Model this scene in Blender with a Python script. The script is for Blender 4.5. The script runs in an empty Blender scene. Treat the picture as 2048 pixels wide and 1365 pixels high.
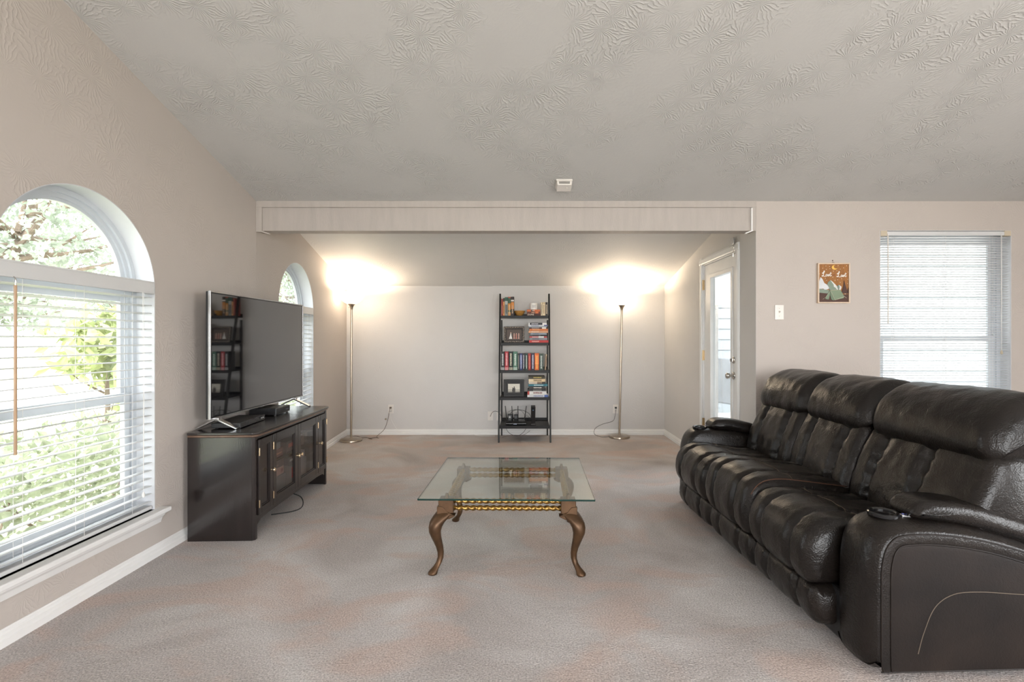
import bpy, bmesh, math, random
from mathutils import Vector, Matrix, noise
import numpy as np

S = bpy.context.scene
COL = S.collection
R = math.radians
random.seed(7)

# ---------------------------------------------------------------- camera
CAMH, FPX = 1.25, 1010.0
cam = bpy.data.cameras.new('camera')
cam.sensor_width = 36.0
cam.lens = FPX / 2048 * 36.0
cam.shift_x = -(1050 - 1024) / 2048
cam.shift_y = -(682.5 - 679) / 2048
cam.clip_start = 0.05
cam_o = bpy.data.objects.new('camera', cam)
COL.objects.link(cam_o)
cam_o.location = (0, 0, CAMH)
cam_o.rotation_euler = (R(90), 0, 0)
S.camera = cam_o

# ---------------------------------------------------------------- world, sun, exposure
W = bpy.data.worlds.new('overcast_sky')
S.world = W
W.use_nodes = True
bg = W.node_tree.nodes['Background']
bg.inputs[0].default_value = (0.93, 0.96, 1.0, 1)
bg.inputs[1].default_value = 8.5
sun = bpy.data.lights.new('sun', 'SUN')
sun.energy = 6.0
sun.angle = R(3)
sun.color = (1.0, 0.96, 0.9)
sun_o = bpy.data.objects.new('sun', sun)
COL.objects.link(sun_o)
sun_o.location = (0, -8, 12)
sun_o.rotation_euler = (R(38), 0, R(4))     # comes from behind the camera, high, along the house wall

S.view_settings.view_transform = 'Standard'
S.view_settings.look = 'None'
S.view_settings.gamma = 1.0
S.view_settings.use_curve_mapping = False
S.view_settings.exposure = 0.2
S.cycles.max_bounces = 8
S.cycles.diffuse_bounces = 4
S.cycles.glossy_bounces = 4
S.cycles.transparent_max_bounces = 12
S.cycles.sample_clamp_indirect = 6.0
S.cycles.caustics_reflective = False
S.cycles.caustics_refractive = False

def portal(loc, rot, sx, sy, name):
    l = bpy.data.lights.new(name, 'AREA')
    l.shape = 'RECTANGLE'; l.size = sx; l.size_y = sy
    l.cycles.is_portal = True
    o = bpy.data.objects.new(name, l); COL.objects.link(o)
    o.location = loc; o.rotation_euler = rot
    return o
# portals sit in the openings, facing into the room (they emit nothing, they only guide the sky's light)
portal((-2.30, 2.445, 1.12), (0, R(-90), 0), 1.75, 0.92, 'portal_window')
portal((-2.38, 4.88, 1.12), (0, R(-90), R(4.6)), 1.75, 0.92, 'portal_window')
portal((3.324, 4.16, 1.36), (R(-90), 0, 0), 1.05, 1.55, 'portal_window')
portal((1.99, 4.775, 1.0), (0, R(90), 0), 2.0, 0.82, 'portal_door')
def fill_light(loc, rot, sx, sy, power, name, col=(1.0, 0.98, 0.96)):
    l = bpy.data.lights.new(name, 'AREA')
    l.shape = 'RECTANGLE'; l.size = sx; l.size_y = sy; l.energy = power; l.color = col
    o = bpy.data.objects.new(name, l); COL.objects.link(o)
    o.location = loc; o.rotation_euler = rot
# fill lights added in made-up openings, unseen behind the camera and to its side
fill_light((0.8, -3.74, 1.15), (R(90), 0, 0), 5.1, 2.15, 125, 'rear_fill')
fill_light((4.74, -0.6, 1.3), (0, R(90), 0), 1.75, 2.5, 45, 'side_fill')

# ---------------------------------------------------------------- mesh helpers
class MB:
    def __init__(self):
        self.v = []; self.f = []
    def add(self, vs, fs):
        o = len(self.v)
        self.v += [tuple(p) for p in vs]
        self.f += [tuple(i + o for i in f) for f in fs]
        return self
    def box(self, x0, x1, y0, y1, z0, z1):
        return self.add([(x0,y0,z0),(x1,y0,z0),(x1,y1,z0),(x0,y1,z0),(x0,y0,z1),(x1,y0,z1),(x1,y1,z1),(x0,y1,z1)],
                 [(0,3,2,1),(4,5,6,7),(0,1,5,4),(1,2,6,5),(2,3,7,6),(3,0,4,7)])
    def obox(self, c, ax, ay, az, hx, hy, hz):
        c, ax, ay, az = map(Vector, (c, ax, ay, az))
        vs = []
        for sz in (-1, 1):
            for sx, sy in ((-1,-1),(1,-1),(1,1),(-1,1)):
                vs.append(c + ax*sx*hx + ay*sy*hy + az*sz*hz)
        return self.add(vs, [(0,3,2,1),(4,5,6,7),(0,1,5,4),(1,2,6,5),(2,3,7,6),(3,0,4,7)])
    def prism(self, poly, w0, w1, mp):
        n = len(poly)
        vs = [mp(u, v, w0) for u, v in poly] + [mp(u, v, w1) for u, v in poly]
        fs = [tuple(range(n))[::-1], tuple(range(n, 2*n))]
        fs += [(i, (i+1) % n, n+(i+1) % n, n+i) for i in range(n)]
        return self.add(vs, fs)
    def loft(self, rings, cap=True, closed=False):
        n = len(rings[0]); m = len(rings)
        vs = [p for r in rings for p in r]; fs = []
        for j in range(m if closed else m-1):
            a, b = j*n, ((j+1) % m)*n
            fs += [(a+i, a+(i+1) % n, b+(i+1) % n, b+i) for i in range(n)]
        if cap and not closed:
            fs += [tuple(range(n))[::-1], tuple(range((m-1)*n, m*n))]
        return self.add(vs, fs)
    def lathe(self, prof, n=24, c=(0,0,0)):
        rings = [[(c[0]+r*math.cos(2*math.pi*i/n), c[1]+r*math.sin(2*math.pi*i/n), c[2]+z) for i in range(n)] for r, z in prof]
        return self.loft(rings)
    def disc(self, c, axis, prof, n=18):
        """lathe about an arbitrary axis; prof = (radius, distance along axis)"""
        a = Vector(axis).normalized()
        t = a.orthogonal().normalized(); b = a.cross(t); c = Vector(c)
        rings = [[c + a*d + (t*math.cos(2*math.pi*i/n) + b*math.sin(2*math.pi*i/n))*r for i in range(n)] for r, d in prof]
        return self.loft(rings)
    def tube(self, pts, r, n=8, closed=False):
        pts = [Vector(p) for p in pts]; m = len(pts)
        rings = []; prev = None
        for i in range(m):
            if closed: t = pts[(i+1) % m] - pts[i-1]
            else: t = pts[min(i+1, m-1)] - pts[max(i-1, 0)]
            if t.length < 1e-9: t = Vector((0,0,1))
            t.normalize()
            if prev is None: u = t.orthogonal().normalized()
            else:
                u = prev - t*prev.dot(t)
                u = u.normalized() if u.length > 1e-6 else t.orthogonal().normalized()
            prev = u; w = t.cross(u)
            rr = r[i] if isinstance(r, (list, tuple)) else r
            rings.append([pts[i] + (u*math.cos(2*math.pi*k/n) + w*math.sin(2*math.pi*k/n))*rr for k in range(n)])
        return self.loft(rings, cap=not closed, closed=closed)
    def mesh(self, name, m, smooth=False, ang=40):
        me = bpy.data.meshes.new(name)
        me.from_pydata([tuple(p) for p in self.v], [], self.f)
        bm = bmesh.new(); bm.from_mesh(me)
        bmesh.ops.recalc_face_normals(bm, faces=bm.faces)
        bm.to_mesh(me); bm.free()
        if smooth:
            me.shade_smooth()
            me.set_sharp_from_angle(angle=R(ang))
        if m: me.materials.append(m)
        return me
    def build(self, name, m, parent=None, smooth=False, ang=40, bevel=0, seg=2, loc=None, rot=None):
        o = bpy.data.objects.new(name, self.mesh(name, m, smooth, ang))
        COL.objects.link(o)
        if parent: o.parent = parent
        if loc: o.location = loc
        if rot: o.rotation_euler = rot
        if bevel:
            b = o.modifiers.new('bevel', 'BEVEL'); b.width = bevel; b.segments = seg; b.limit_method = 'ANGLE'; b.angle_limit = R(40)
        return o

def box(name, m, parent, x0, x1, y0, y1, z0, z1, bevel=0, seg=2):
    return MB().box(x0,x1,y0,y1,z0,z1).build(name, m, parent, bevel=bevel, seg=seg)

def tag(o, label, cat, group=None):
    o['label'] = label; o['category'] = cat
    if group: o['group'] = group
    return o
def thing(name, label, cat, loc=(0,0,0), rz=0, group=None):
    o = bpy.data.objects.new(name, None); COL.objects.link(o)
    o.empty_display_size = 0.1
    o.location = loc; o.rotation_euler = (0, 0, rz)
    return tag(o, label, cat, group)
def struct(o, label=None):
    o['kind'] = 'structure'
    if label: o['label'] = label
    return o
def sroot(name, loc, rz=0, label=None):
    o = bpy.data.objects.new(name, None); COL.objects.link(o)
    o.empty_display_size = 0.1
    o.location = loc; o.rotation_euler = (0, 0, rz)
    return struct(o, label)
def inst(name, me, parent, loc=(0,0,0), rot=(0,0,0)):
    o = bpy.data.objects.new(name, me); COL.objects.link(o)
    o.parent = parent; o.location = loc; o.rotation_euler = rot
    return o
def smooth_path(pts, k=6, closed=False):
    P = [Vector(p) for p in pts]; n = len(P); out = []
    rng = range(n) if closed else range(n-1)
    for i in rng:
        p0 = P[i-1] if (i > 0 or closed) else P[i]
        p1 = P[i]; p2 = P[(i+1) % n]; p3 = P[(i+2) % n] if (i+2 < n or closed) else P[(i+1) % n]
        for j in range(k):
            t = j/k
            out.append(0.5*((2*p1) + (p2-p0)*t + (2*p0-5*p1+4*p2-p3)*t*t + (3*p1-p0-3*p2+p3)*t**3))
    if not closed: out.append(P[-1])
    return out

# ---------------------------------------------------------------- materials
def nt(name):
    m = bpy.data.materials.new(name); m.use_nodes = True
    t = m.node_tree
    return m, t, t.nodes, t.links, t.nodes['Principled BSDF']
def rgb(r, g, b):
    f = lambda c: (c/255)/12.92 if c/255 <= 0.04045 else ((c/255+0.055)/1.055)**2.4
    return (f(r), f(g), f(b), 1)
def mat(name, col, rough=0.5, metal=0.0, ior=1.5, var=0.0, vscale=8.0, bump=0.0, bscale=200.0, stretch=None, spec=None, emit=None, es=0):
    m, t, N, L, p = nt(name)
    p.inputs['Base Color'].default_value = col
    p.inputs['Roughness'].default_value = rough
    p.inputs['Metallic'].default_value = metal
    p.inputs['IOR'].default_value = ior
    if spec is not None: p.inputs['Specular IOR Level'].default_value = spec
    if emit:
        p.inputs['Emission Color'].default_value = emit; p.inputs['Emission Strength'].default_value = es
    if var or bump:
        tc = N.new('ShaderNodeTexCoord'); mp = N.new('ShaderNodeMapping')
        L.new(tc.outputs['Object'], mp.inputs['Vector'])
        if stretch: mp.inputs['Scale'].default_value = stretch
    if var:
        n = N.new('ShaderNodeTexNoise'); n.inputs['Scale'].default_value = vscale; n.inputs['Detail'].default_value = 5
        L.new(mp.outputs[0], n.inputs['Vector'])
        r = N.new('ShaderNodeValToRGB')
        r.color_ramp.elements[0].position = 0.3; r.color_ramp.elements[1].position = 0.7
        r.color_ramp.elements[0].color = tuple(c*(1-var) for c in col[:3]) + (1,)
        r.color_ramp.elements[1].color = tuple(min(1, c*(1+var)) for c in col[:3]) + (1,)
        L.new(n.outputs['Fac'], r.inputs['Fac']); L.new(r.outputs['Color'], p.inputs['Base Color'])
    if bump:
        n2 = N.new('ShaderNodeTexNoise'); n2.inputs['Scale'].default_value = bscale; n2.inputs['Detail'].default_value = 3
        L.new(mp.outputs[0], n2.inputs['Vector'])
        b = N.new('ShaderNodeBump'); b.inputs['Strength'].default_value = bump; b.inputs['Distance'].default_value = 0.003
        L.new(n2.outputs['Fac'], b.inputs['Height']); L.new(b.outputs[0], p.inputs['Normal'])
    return m
def math_node(N, L, op, a, b=None, c=None):
    n = N.new('ShaderNodeMath'); n.operation = op
    for i, x in enumerate((a, b, c)):
        if x is None: continue
        if hasattr(x, 'is_linked'): L.new(x, n.inputs[i])
        else: n.inputs[i].default_value = x
    return n.outputs[0]

def stomp_plaster(name, col, cells, strength, ax, var=0.03, rough=0.75):
    """hand-stomped plaster: radial ridges around scattered centres; ax = the two axes of the surface"""
    m, t, N, L, p = nt(name)
    p.inputs['Roughness'].default_value = rough
    p.inputs['Specular IOR Level'].default_value = 0.3
    g = N.new('ShaderNodeNewGeometry')
    sx = N.new('ShaderNodeSeparateXYZ'); L.new(g.outputs['Position'], sx.inputs[0])
    cb = N.new('ShaderNodeCombineXYZ')
    L.new(sx.outputs[ax[0]], cb.inputs[0]); L.new(sx.outputs[ax[1]], cb.inputs[1])
    wn = N.new('ShaderNodeTexNoise'); wn.inputs['Scale'].default_value = 3.0
    L.new(cb.outputs[0], wn.inputs['Vector'])
    vo = N.new('ShaderNodeTexVoronoi'); vo.voronoi_dimensions = '2D'; vo.inputs['Scale'].default_value = cells
    L.new(cb.outputs[0], vo.inputs['Vector'])
    sb = N.new('ShaderNodeVectorMath'); sb.operation = 'SUBTRACT'
    L.new(cb.outputs[0], sb.inputs[0]); L.new(vo.outputs['Position'], sb.inputs[1])
    s2 = N.new('ShaderNodeSeparateXYZ'); L.new(sb.outputs[0], s2.inputs[0])
    ang = math_node(N, L, 'ARCTAN2', s2.outputs[1], s2.outputs[0])
    n1 = N.new('ShaderNodeTexNoise'); n1.inputs['Scale'].default_value = 14; n1.inputs['Detail'].default_value = 5
    L.new(cb.outputs[0], n1.inputs['Vector'])
    ph = math_node(N, L, 'MULTIPLY_ADD', n1.outputs['Fac'], 26.0, math_node(N, L, 'MULTIPLY', ang, 26.0))
    rid = math_node(N, L, 'POWER', math_node(N, L, 'MULTIPLY_ADD', math_node(N, L, 'SINE', ph), 0.5, 0.5), 3.0)
    n3 = N.new('ShaderNodeTexNoise'); n3.inputs['Scale'].default_value = 2.2; n3.inputs['Detail'].default_value = 3
    L.new(cb.outputs[0], n3.inputs['Vector'])
    mr = N.new('ShaderNodeMapRange'); mr.inputs[1].default_value = 0.42; mr.inputs[2].default_value = 0.62
    L.new(n3.outputs['Fac'], mr.inputs[0])
    h = math_node(N, L, 'MULTIPLY', rid, mr.outputs[0])
    n4 = N.new('ShaderNodeTexNoise'); n4.inputs['Scale'].default_value = 60; n4.inputs['Detail'].default_value = 4
    L.new(cb.outputs[0], n4.inputs['Vector'])
    h2 = math_node(N, L, 'MULTIPLY_ADD', n4.outputs['Fac'], 0.35, h)
    b = N.new('ShaderNodeBump'); b.inputs['Strength'].default_value = strength; b.inputs['Distance'].default_value = 0.006
    L.new(h2, b.inputs['Height']); L.new(b.outputs[0], p.inputs['Normal'])
    r = N.new('ShaderNodeValToRGB')
    r.color_ramp.elements[0].color = tuple(c*(1-var) for c in col[:3]) + (1,)
    r.color_ramp.elements[1].color = tuple(min(1, c*(1+var)) for c in col[:3]) + (1,)
    L.new(wn.outputs['Fac'], r.inputs['Fac']); L.new(r.outputs['Color'], p.inputs['Base Color'])
    return m

def clear_glass(name, tint, gloss=1.0, f0=0.04):
    """thin pane: transparent body with Schlick reflection"""
    m, t, N, L, p = nt(name)
    N.remove(p)
    out = N['Material Output']
    tr = N.new('ShaderNodeBsdfTransparent'); tr.inputs[0].default_value = tint
    gl = N.new('ShaderNodeBsdfGlossy'); gl.inputs['Roughness'].default_value = 0.0
    g = N.new('ShaderNodeNewGeometry')
    dt = N.new('ShaderNodeVectorMath'); dt.operation = 'DOT_PRODUCT'
    L.new(g.outputs['Incoming'], dt.inputs[0]); L.new(g.outputs['Normal'], dt.inputs[1])
    c = math_node(N, L, 'ABSOLUTE', dt.outputs['Value'])
    k = math_node(N, L, 'POWER', math_node(N, L, 'SUBTRACT', 1.0, c), 5.0)
    f = math_node(N, L, 'MULTIPLY', math_node(N, L, 'MULTIPLY_ADD', k, 1-f0, f0), gloss)
    mx = N.new('ShaderNodeMixShader')
    L.new(f, mx.inputs[0]); L.new(tr.outputs[0], mx.inputs[1]); L.new(gl.outputs[0], mx.inputs[2])
    L.new(mx.outputs[0], out.inputs['Surface'])
    return m

def carpet_mat():
    m, t, N, L, p = nt('carpet')
    p.inputs['Roughness'].default_value = 0.95
    p.inputs['Specular IOR Level'].default_value = 0.1
    tc = N.new('ShaderNodeTexCoord')
    def nz(sc, det, dist=0.0, sv=None):
        n = N.new('ShaderNodeTexNoise'); n.inputs['Scale'].default_value = sc; n.inputs['Detail'].default_value = det
        n.inputs['Distortion'].default_value = dist
        if sv:
            mp = N.new('ShaderNodeMapping'); mp.inputs['Scale'].default_value = sv
            L.new(tc.outputs['Object'], mp.inputs['Vector']); L.new(mp.outputs[0], n.inputs['Vector'])
        else: L.new(tc.outputs['Object'], n.inputs['Vector'])
        return n.outputs['Fac']
    base = N.new('ShaderNodeValToRGB')
    e = base.color_ramp.elements
    e[0].position = 0.3; e[0].color = rgb(176, 168, 164)
    e[1].position = 0.7; e[1].color = rgb(210, 206, 204)
    L.new(nz(1.3, 6, 0.9), base.inputs['Fac'])
    pink = N.new('ShaderNodeMix'); pink.data_type = 'RGBA'
    pr = N.new('ShaderNodeMapRange'); pr.inputs[1].default_value = 0.48; pr.inputs[2].default_value = 0.62; pr.inputs[4].default_value = 0.6
    L.new(nz(1.6, 3, 1.2, (1.0, 1.6, 1)), pr.inputs[0])
    L.new(pr.outputs[0], pink.inputs[0]); L.new(base.outputs[0], pink.inputs[6])
    pink.inputs[7].default_value = rgb(200, 178, 167)
    fib = N.new('ShaderNodeMix'); fib.data_type = 'RGBA'; fib.blend_type = 'MULTIPLY'; fib.inputs[0].default_value = 1.0
    fr = N.new('ShaderNodeMapRange'); fr.inputs[1].default_value = 0.3; fr.inputs[2].default_value = 0.7; fr.inputs[3].default_value = 0.62; fr.inputs[4].default_value = 1.16
    L.new(nz(140, 3), fr.inputs[0])
    L.new(pink.outputs[2], fib.inputs[6]); L.new(fr.outputs[0], fib.inputs[7])
    L.new(fib.outputs[2], p.inputs['Base Color'])
    b = N.new('ShaderNodeBump'); b.inputs['Strength'].default_value = 0.7; b.inputs['Distance'].default_value = 0.006
    L.new(nz(130, 4), b.inputs['Height'])
    b2 = N.new('ShaderNodeBump'); b2.inputs['Strength'].default_value = 0.2; b2.inputs['Distance'].default_value = 0.03
    L.new(nz(7, 3, 1.0), b2.inputs['Height']); L.new(b.outputs[0], b2.inputs['Normal'])
    L.new(b2.outputs[0], p.inputs['Normal'])
    return m

def leather_mat(name, col, rough, grain, spec=0.5):
    m, t, N, L, p = nt(name)
    tc = N.new('ShaderNodeTexCoord')
    p.inputs['Specular IOR Level'].default_value = spec
    n = N.new('ShaderNodeTexNoise'); n.inputs['Scale'].default_value = 5; n.inputs['Detail'].default_value = 5
    L.new(tc.outputs['Object'], n.inputs['Vector'])
    r = N.new('ShaderNodeValToRGB')
    r.color_ramp.elements[0].position = 0.35; r.color_ramp.elements[1].position = 0.75
    r.color_ramp.elements[0].color = col; r.color_ramp.elements[1].color = (col[0]*1.9, col[1]*1.7, col[2]*1.5, 1)
    L.new(n.outputs['Fac'], r.inputs['Fac']); L.new(r.outputs[0], p.inputs['Base Color'])
    mr = N.new('ShaderNodeMapRange'); mr.inputs[3].default_value = rough-0.07; mr.inputs[4].default_value = rough+0.1
    L.new(n.outputs['Fac'], mr.inputs[0]); L.new(mr.outputs[0], p.inputs['Roughness'])
    v = N.new('ShaderNodeTexVoronoi'); v.inputs['Scale'].default_value = 190; v.feature = 'SMOOTH_F1'
    n0 = N.new('ShaderNodeTexNoise'); n0.inputs['Scale'].default_value = 40
    L.new(tc.outputs['Object'], n0.inputs['Vector'])
    mixv = N.new('ShaderNodeVectorMath'); mixv.operation = 'MULTIPLY_ADD'
    L.new(n0.outputs['Color'], mixv.inputs[0]); mixv.inputs[1].default_value = (0.012,)*3; L.new(tc.outputs['Object'], mixv.inputs[2])
    L.new(mixv.outputs[0], v.inputs['Vector'])
    b = N.new('ShaderNodeBump'); b.inputs['Strength'].default_value = grain; b.inputs['Distance'].default_value = 0.002
    L.new(v.outputs['Distance'], b.inputs['Height'])
    n2 = N.new('ShaderNodeTexNoise'); n2.inputs['Scale'].default_value = 26; n2.inputs['Detail'].default_value = 4; n2.inputs['Distortion'].default_value = 1.5
    L.new(tc.outputs['Object'], n2.inputs['Vector'])
    b2 = N.new('ShaderNodeBump'); b2.inputs['Strength'].default_value = grain*0.8; b2.inputs['Distance'].default_value = 0.006
    L.new(n2.outputs['Fac'], b2.inputs['Height']); L.new(b.outputs[0], b2.inputs['Normal']); L.new(b2.outputs[0], p.inputs['Normal'])
    return m

WALLC = (0.505, 0.452, 0.410, 1)
M = dict(
    wall_x=stomp_plaster('greige_plaster_side', WALLC, 5.5, 0.22, (1, 2)),
    wall_y=stomp_plaster('greige_plaster_end', WALLC, 5.5, 0.22, (0, 2)),
    wall_lit_x=stomp_plaster('lit_plaster_side', (0.62, 0.60, 0.58, 1), 5.5, 0.15, (1, 2)),  # wall paint lightened: the alcove's brighter light is put into the colour
    wall_lit_y=stomp_plaster('lit_plaster_end', (0.62, 0.60, 0.58, 1), 5.5, 0.18, (0, 2)),  # same lightening, for the alcove's back wall
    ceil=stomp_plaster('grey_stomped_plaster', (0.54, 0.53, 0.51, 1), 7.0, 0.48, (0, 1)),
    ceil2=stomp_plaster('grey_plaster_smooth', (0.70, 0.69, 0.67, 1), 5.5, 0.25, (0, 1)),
    header=mat('greige_board', (0.44, 0.395, 0.36, 1), 0.6, var=0.05, vscale=6, bump=0.5, bscale=60, stretch=(4, 1, 0.5)),
    white=mat('white_trim_paint', (0.8, 0.79, 0.77, 1), 0.4, var=0.03, vscale=4),
    reveal=mat('reveal_paint', (0.60, 0.61, 0.63, 1), 0.5, var=0.03),
    vinyl=mat('white_vinyl', (0.56, 0.59, 0.62, 1), 0.35, var=0.02),
    blind=mat('white_blind_slat', (0.62, 0.62, 0.615, 1), 0.4, var=0.02),
    cord=mat('white_cord', (0.75, 0.73, 0.7, 1), 0.7, var=0.05),
    wand=mat('tan_wand', (0.42, 0.27, 0.16, 1), 0.35, var=0.1),
    doorw=mat('white_door_paint', (0.8, 0.8, 0.79, 1), 0.35, var=0.02),
    pane=clear_glass('window_glass', (0.97, 0.985, 0.98, 1)),
    doorglass=clear_glass('door_glass', (0.93, 0.96, 0.97, 1), 1.0, 0.08),
    tableglass=clear_glass('table_glass', (0.92, 0.965, 0.945, 1), 1.0, 0.07),
    glassedge=mat('green_glass_edge', (0.006, 0.03, 0.025, 1), 0.08, var=0.2),
    cabglass=clear_glass('cabinet_glass', (0.9, 0.9, 0.9, 1), 1.0, 0.06),
    carpet=carpet_mat(),
    nickel=mat('brushed_nickel', (0.44, 0.37, 0.29, 1), 0.28, 1.0, var=0.05, vscale=40),
    chrome=mat('satin_chrome', (0.6, 0.58, 0.55, 1), 0.18, 1.0, var=0.04),
    brass=mat('hinge_brass', (0.55, 0.42, 0.25, 1), 0.3, 1.0, var=0.05),
    gold=mat('knob_gold', (0.75, 0.6, 0.4, 1), 0.2, 1.0, var=0.05),
    black=mat('black_wood', (0.007, 0.006, 0.0055, 1), 0.45, spec=0.3, var=0.3, vscale=10, stretch=(1, 1, 6)),
    espresso=mat('espresso_wood', (0.012, 0.0085, 0.008, 1), 0.17, ior=1.7, var=0.35, vscale=9, stretch=(3, 3, 0.6), bump=0.08, bscale=60),
    espresso_edge=mat('brown_edge_highlight', (0.12, 0.07, 0.045, 1), 0.3, var=0.3, vscale=20),  # brown moulding edge with its golden highlight put into the colour
    plastic=mat('black_plastic', (0.012, 0.012, 0.013, 1), 0.35, var=0.1),
    gloss=mat('black_gloss_plastic', (0.008, 0.008, 0.009, 1), 0.12, var=0.1),
    screen=mat('tv_screen', (0.006, 0.006, 0.007, 1), 0.03, ior=2.7, var=0.02),
    silver=mat('silver_plastic', (0.55, 0.55, 0.56, 1), 0.25, 1.0, var=0.03),
    leather=leather_mat('black_brown_leather', (0.0065, 0.0052, 0.0046, 1), 0.30, 0.45, 0.36),
    leather_side=leather_mat('black_smooth_vinyl', (0.009, 0.0068, 0.006, 1), 0.45, 0.15, 0.2),
    rust=mat('worn_rust_piping', (0.075, 0.03, 0.016, 1), 0.5, var=0.3, vscale=30),
    stitch=mat('tan_stitching', (0.12, 0.09, 0.065, 1), 0.6, var=0.2),
    bronze=mat('antique_bronze', (0.10, 0.054, 0.027, 1), 0.43, 0.65, var=0.35, vscale=14),
    antgold=mat('antique_gold', (0.30, 0.175, 0.05, 1), 0.32, 0.95, var=0.3, vscale=30),
    bulbglass=mat('frosted_lamp_glass', (0.9, 0.88, 0.84, 1), 0.4, emit=(1.0, 0.83, 0.62, 1), es=8.0),
    ivory=mat('ivory_plastic', (0.75, 0.71, 0.66, 1), 0.35, var=0.02),
    beige=mat('aged_beige_plastic', (0.55, 0.47, 0.35, 1), 0.45, var=0.05),
    darkslot=mat('dark_slot', (0.03, 0.025, 0.02, 1), 0.5, var=0.1),
    brown_cord=mat('brown_cord', (0.10, 0.065, 0.045, 1), 0.45, var=0.1),
    black_cord=mat('black_cord', (0.012, 0.012, 0.012, 1), 0.4, var=0.1),
    paper=mat('book_pages', (0.72, 0.66, 0.55, 1), 0.8, var=0.08, vscale=60),
    lawn=mat('sunlit_lawn', (0.36, 0.37, 0.24, 1), 0.9, var=0.25, vscale=3, bump=0.6, bscale=80),
    pave=mat('pale_concrete', (0.42, 0.41, 0.39, 1), 0.8, var=0.06, vscale=3),
    siding=mat('pale_grey_boards', (0.17, 0.185, 0.20, 1), 0.6, var=0.02),
    bark=mat('tree_bark', (0.16, 0.12, 0.09, 1), 0.9, var=0.3, vscale=12, bump=0.5, bscale=40),
)
def leaf_mat(name, c, tr=0.5):
    m, t, N, L, p = nt(name)
    p.inputs['Roughness'].default_value = 0.5
    tc = N.new('ShaderNodeTexCoord'); n = N.new('ShaderNodeTexNoise'); n.inputs['Scale'].default_value = 6; n.inputs['Detail'].default_value = 4
    L.new(tc.outputs['Object'], n.inputs['Vector'])
    r = N.new('ShaderNodeValToRGB'); r.color_ramp.elements[0].position = 0.3; r.color_ramp.elements[1].position = 0.7
    r.color_ramp.elements[0].color = tuple(x*0.7 for x in c[:3])+(1,); r.color_ramp.elements[1].color = tuple(min(1, x*1.25) for x in c[:3])+(1,)
    L.new(n.outputs['Fac'], r.inputs['Fac']); L.new(r.outputs[0], p.inputs['Base Color'])
    td = N.new('ShaderNodeBsdfTranslucent'); L.new(r.outputs[0], td.inputs[0])
    mx = N.new('ShaderNodeMixShader'); mx.inputs[0].default_value = tr
    L.new(p.outputs[0], mx.inputs[1]); L.new(td.outputs[0], mx.inputs[2]); L.new(mx.outputs[0], N['Material Output'].inputs['Surface'])
    return m
M['leaf_light'] = leaf_mat('light_green_leaf', (0.33, 0.37, 0.17, 1), 0.35)
M['leaf_hedge'] = leaf_mat('hedge_leaf', (0.27, 0.30, 0.20, 1))
M['leaf_tree'] = leaf_mat('tree_leaf', (0.30, 0.34, 0.27, 1))
_flat = {}
def flat(r, g, b, rough=0.55):
    k = (r, g, b, rough)
    if k not in _flat:
        _flat[k] = mat('print_%02x%02x%02x' % (r, g, b), rgb(r, g, b), rough, var=0.06, vscale=25)
    return _flat[k]

# ---------------------------------------------------------------- room dimensions (metres)
XL, XR_ALC, XR = -2.124, 1.826, 4.6
YM, YB, YREAR = 3.99, 6.61, -3.6
XLB = -2.335                                  # the alcove's left wall splays outwards to here
ZM, ZRIDGE, YRIDGE, ZREAR = 2.34, 3.517, -0.2, 2.56
ZHEAD, ZB, ALC_SLOPE = 2.11, 1.95, 0.20
TH = 0.16
zceil = lambda y: ZM + (YM - y)*(ZRIDGE-ZM)/(YM-YRIDGE)
zalc = lambda y: ZB + (YB - y)*ALC_SLOPE

def wall(name, outer, holes, mp, m, th=TH, label=None):
    """slab with holes: loops in (u, v), mp(u, v, w) with w growing outwards"""
    bm = bmesh.new()
    loops = [outer] + holes
    sides = []
    for w in (0.0, th):
        es = []; vv = []
        for lp in loops:
            vs = [bm.verts.new(mp(u, v, w)) for u, v in lp]
            es += [bm.edges.new((vs[i], vs[(i+1) % len(vs)])) for i in range(len(vs))]
            vv.append(vs)
        bmesh.ops.triangle_fill(bm, edges=es, use_beauty=True, use_dissolve=False)
        sides.append(vv)
    for a, b in zip(*sides):
        n = len(a)
        for i in range(n):
            bm.faces.new((a[i], a[(i+1) % n], b[(i+1) % n], b[i]))
    bmesh.ops.recalc_face_normals(bm, faces=bm.faces)
    me = bpy.data.meshes.new(name); bm.to_mesh(me); bm.free()
    me.materials.append(m)
    o = bpy.data.objects.new(name, me); COL.objects.link(o)
    return struct(o, label)

def arch_loop(c, r, z0, zs, n=40, off=0.0):
    rr = r - off
    return [(c-rr, z0+off)] + [(c - rr*math.cos(math.pi*i/n), zs + rr*math.sin(math.pi*i/n)) for i in range(n+1)] + [(c+rr, z0+off)]
WR, WZ0, WZS = 0.455, 0.27, 1.53              # arched windows: half width, sill, spring line
W1C, W2C = 2.445, 0.888
rect = lambda a, b, c, d: [(a, c), (b, c), (b, d), (a, d)]

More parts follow.
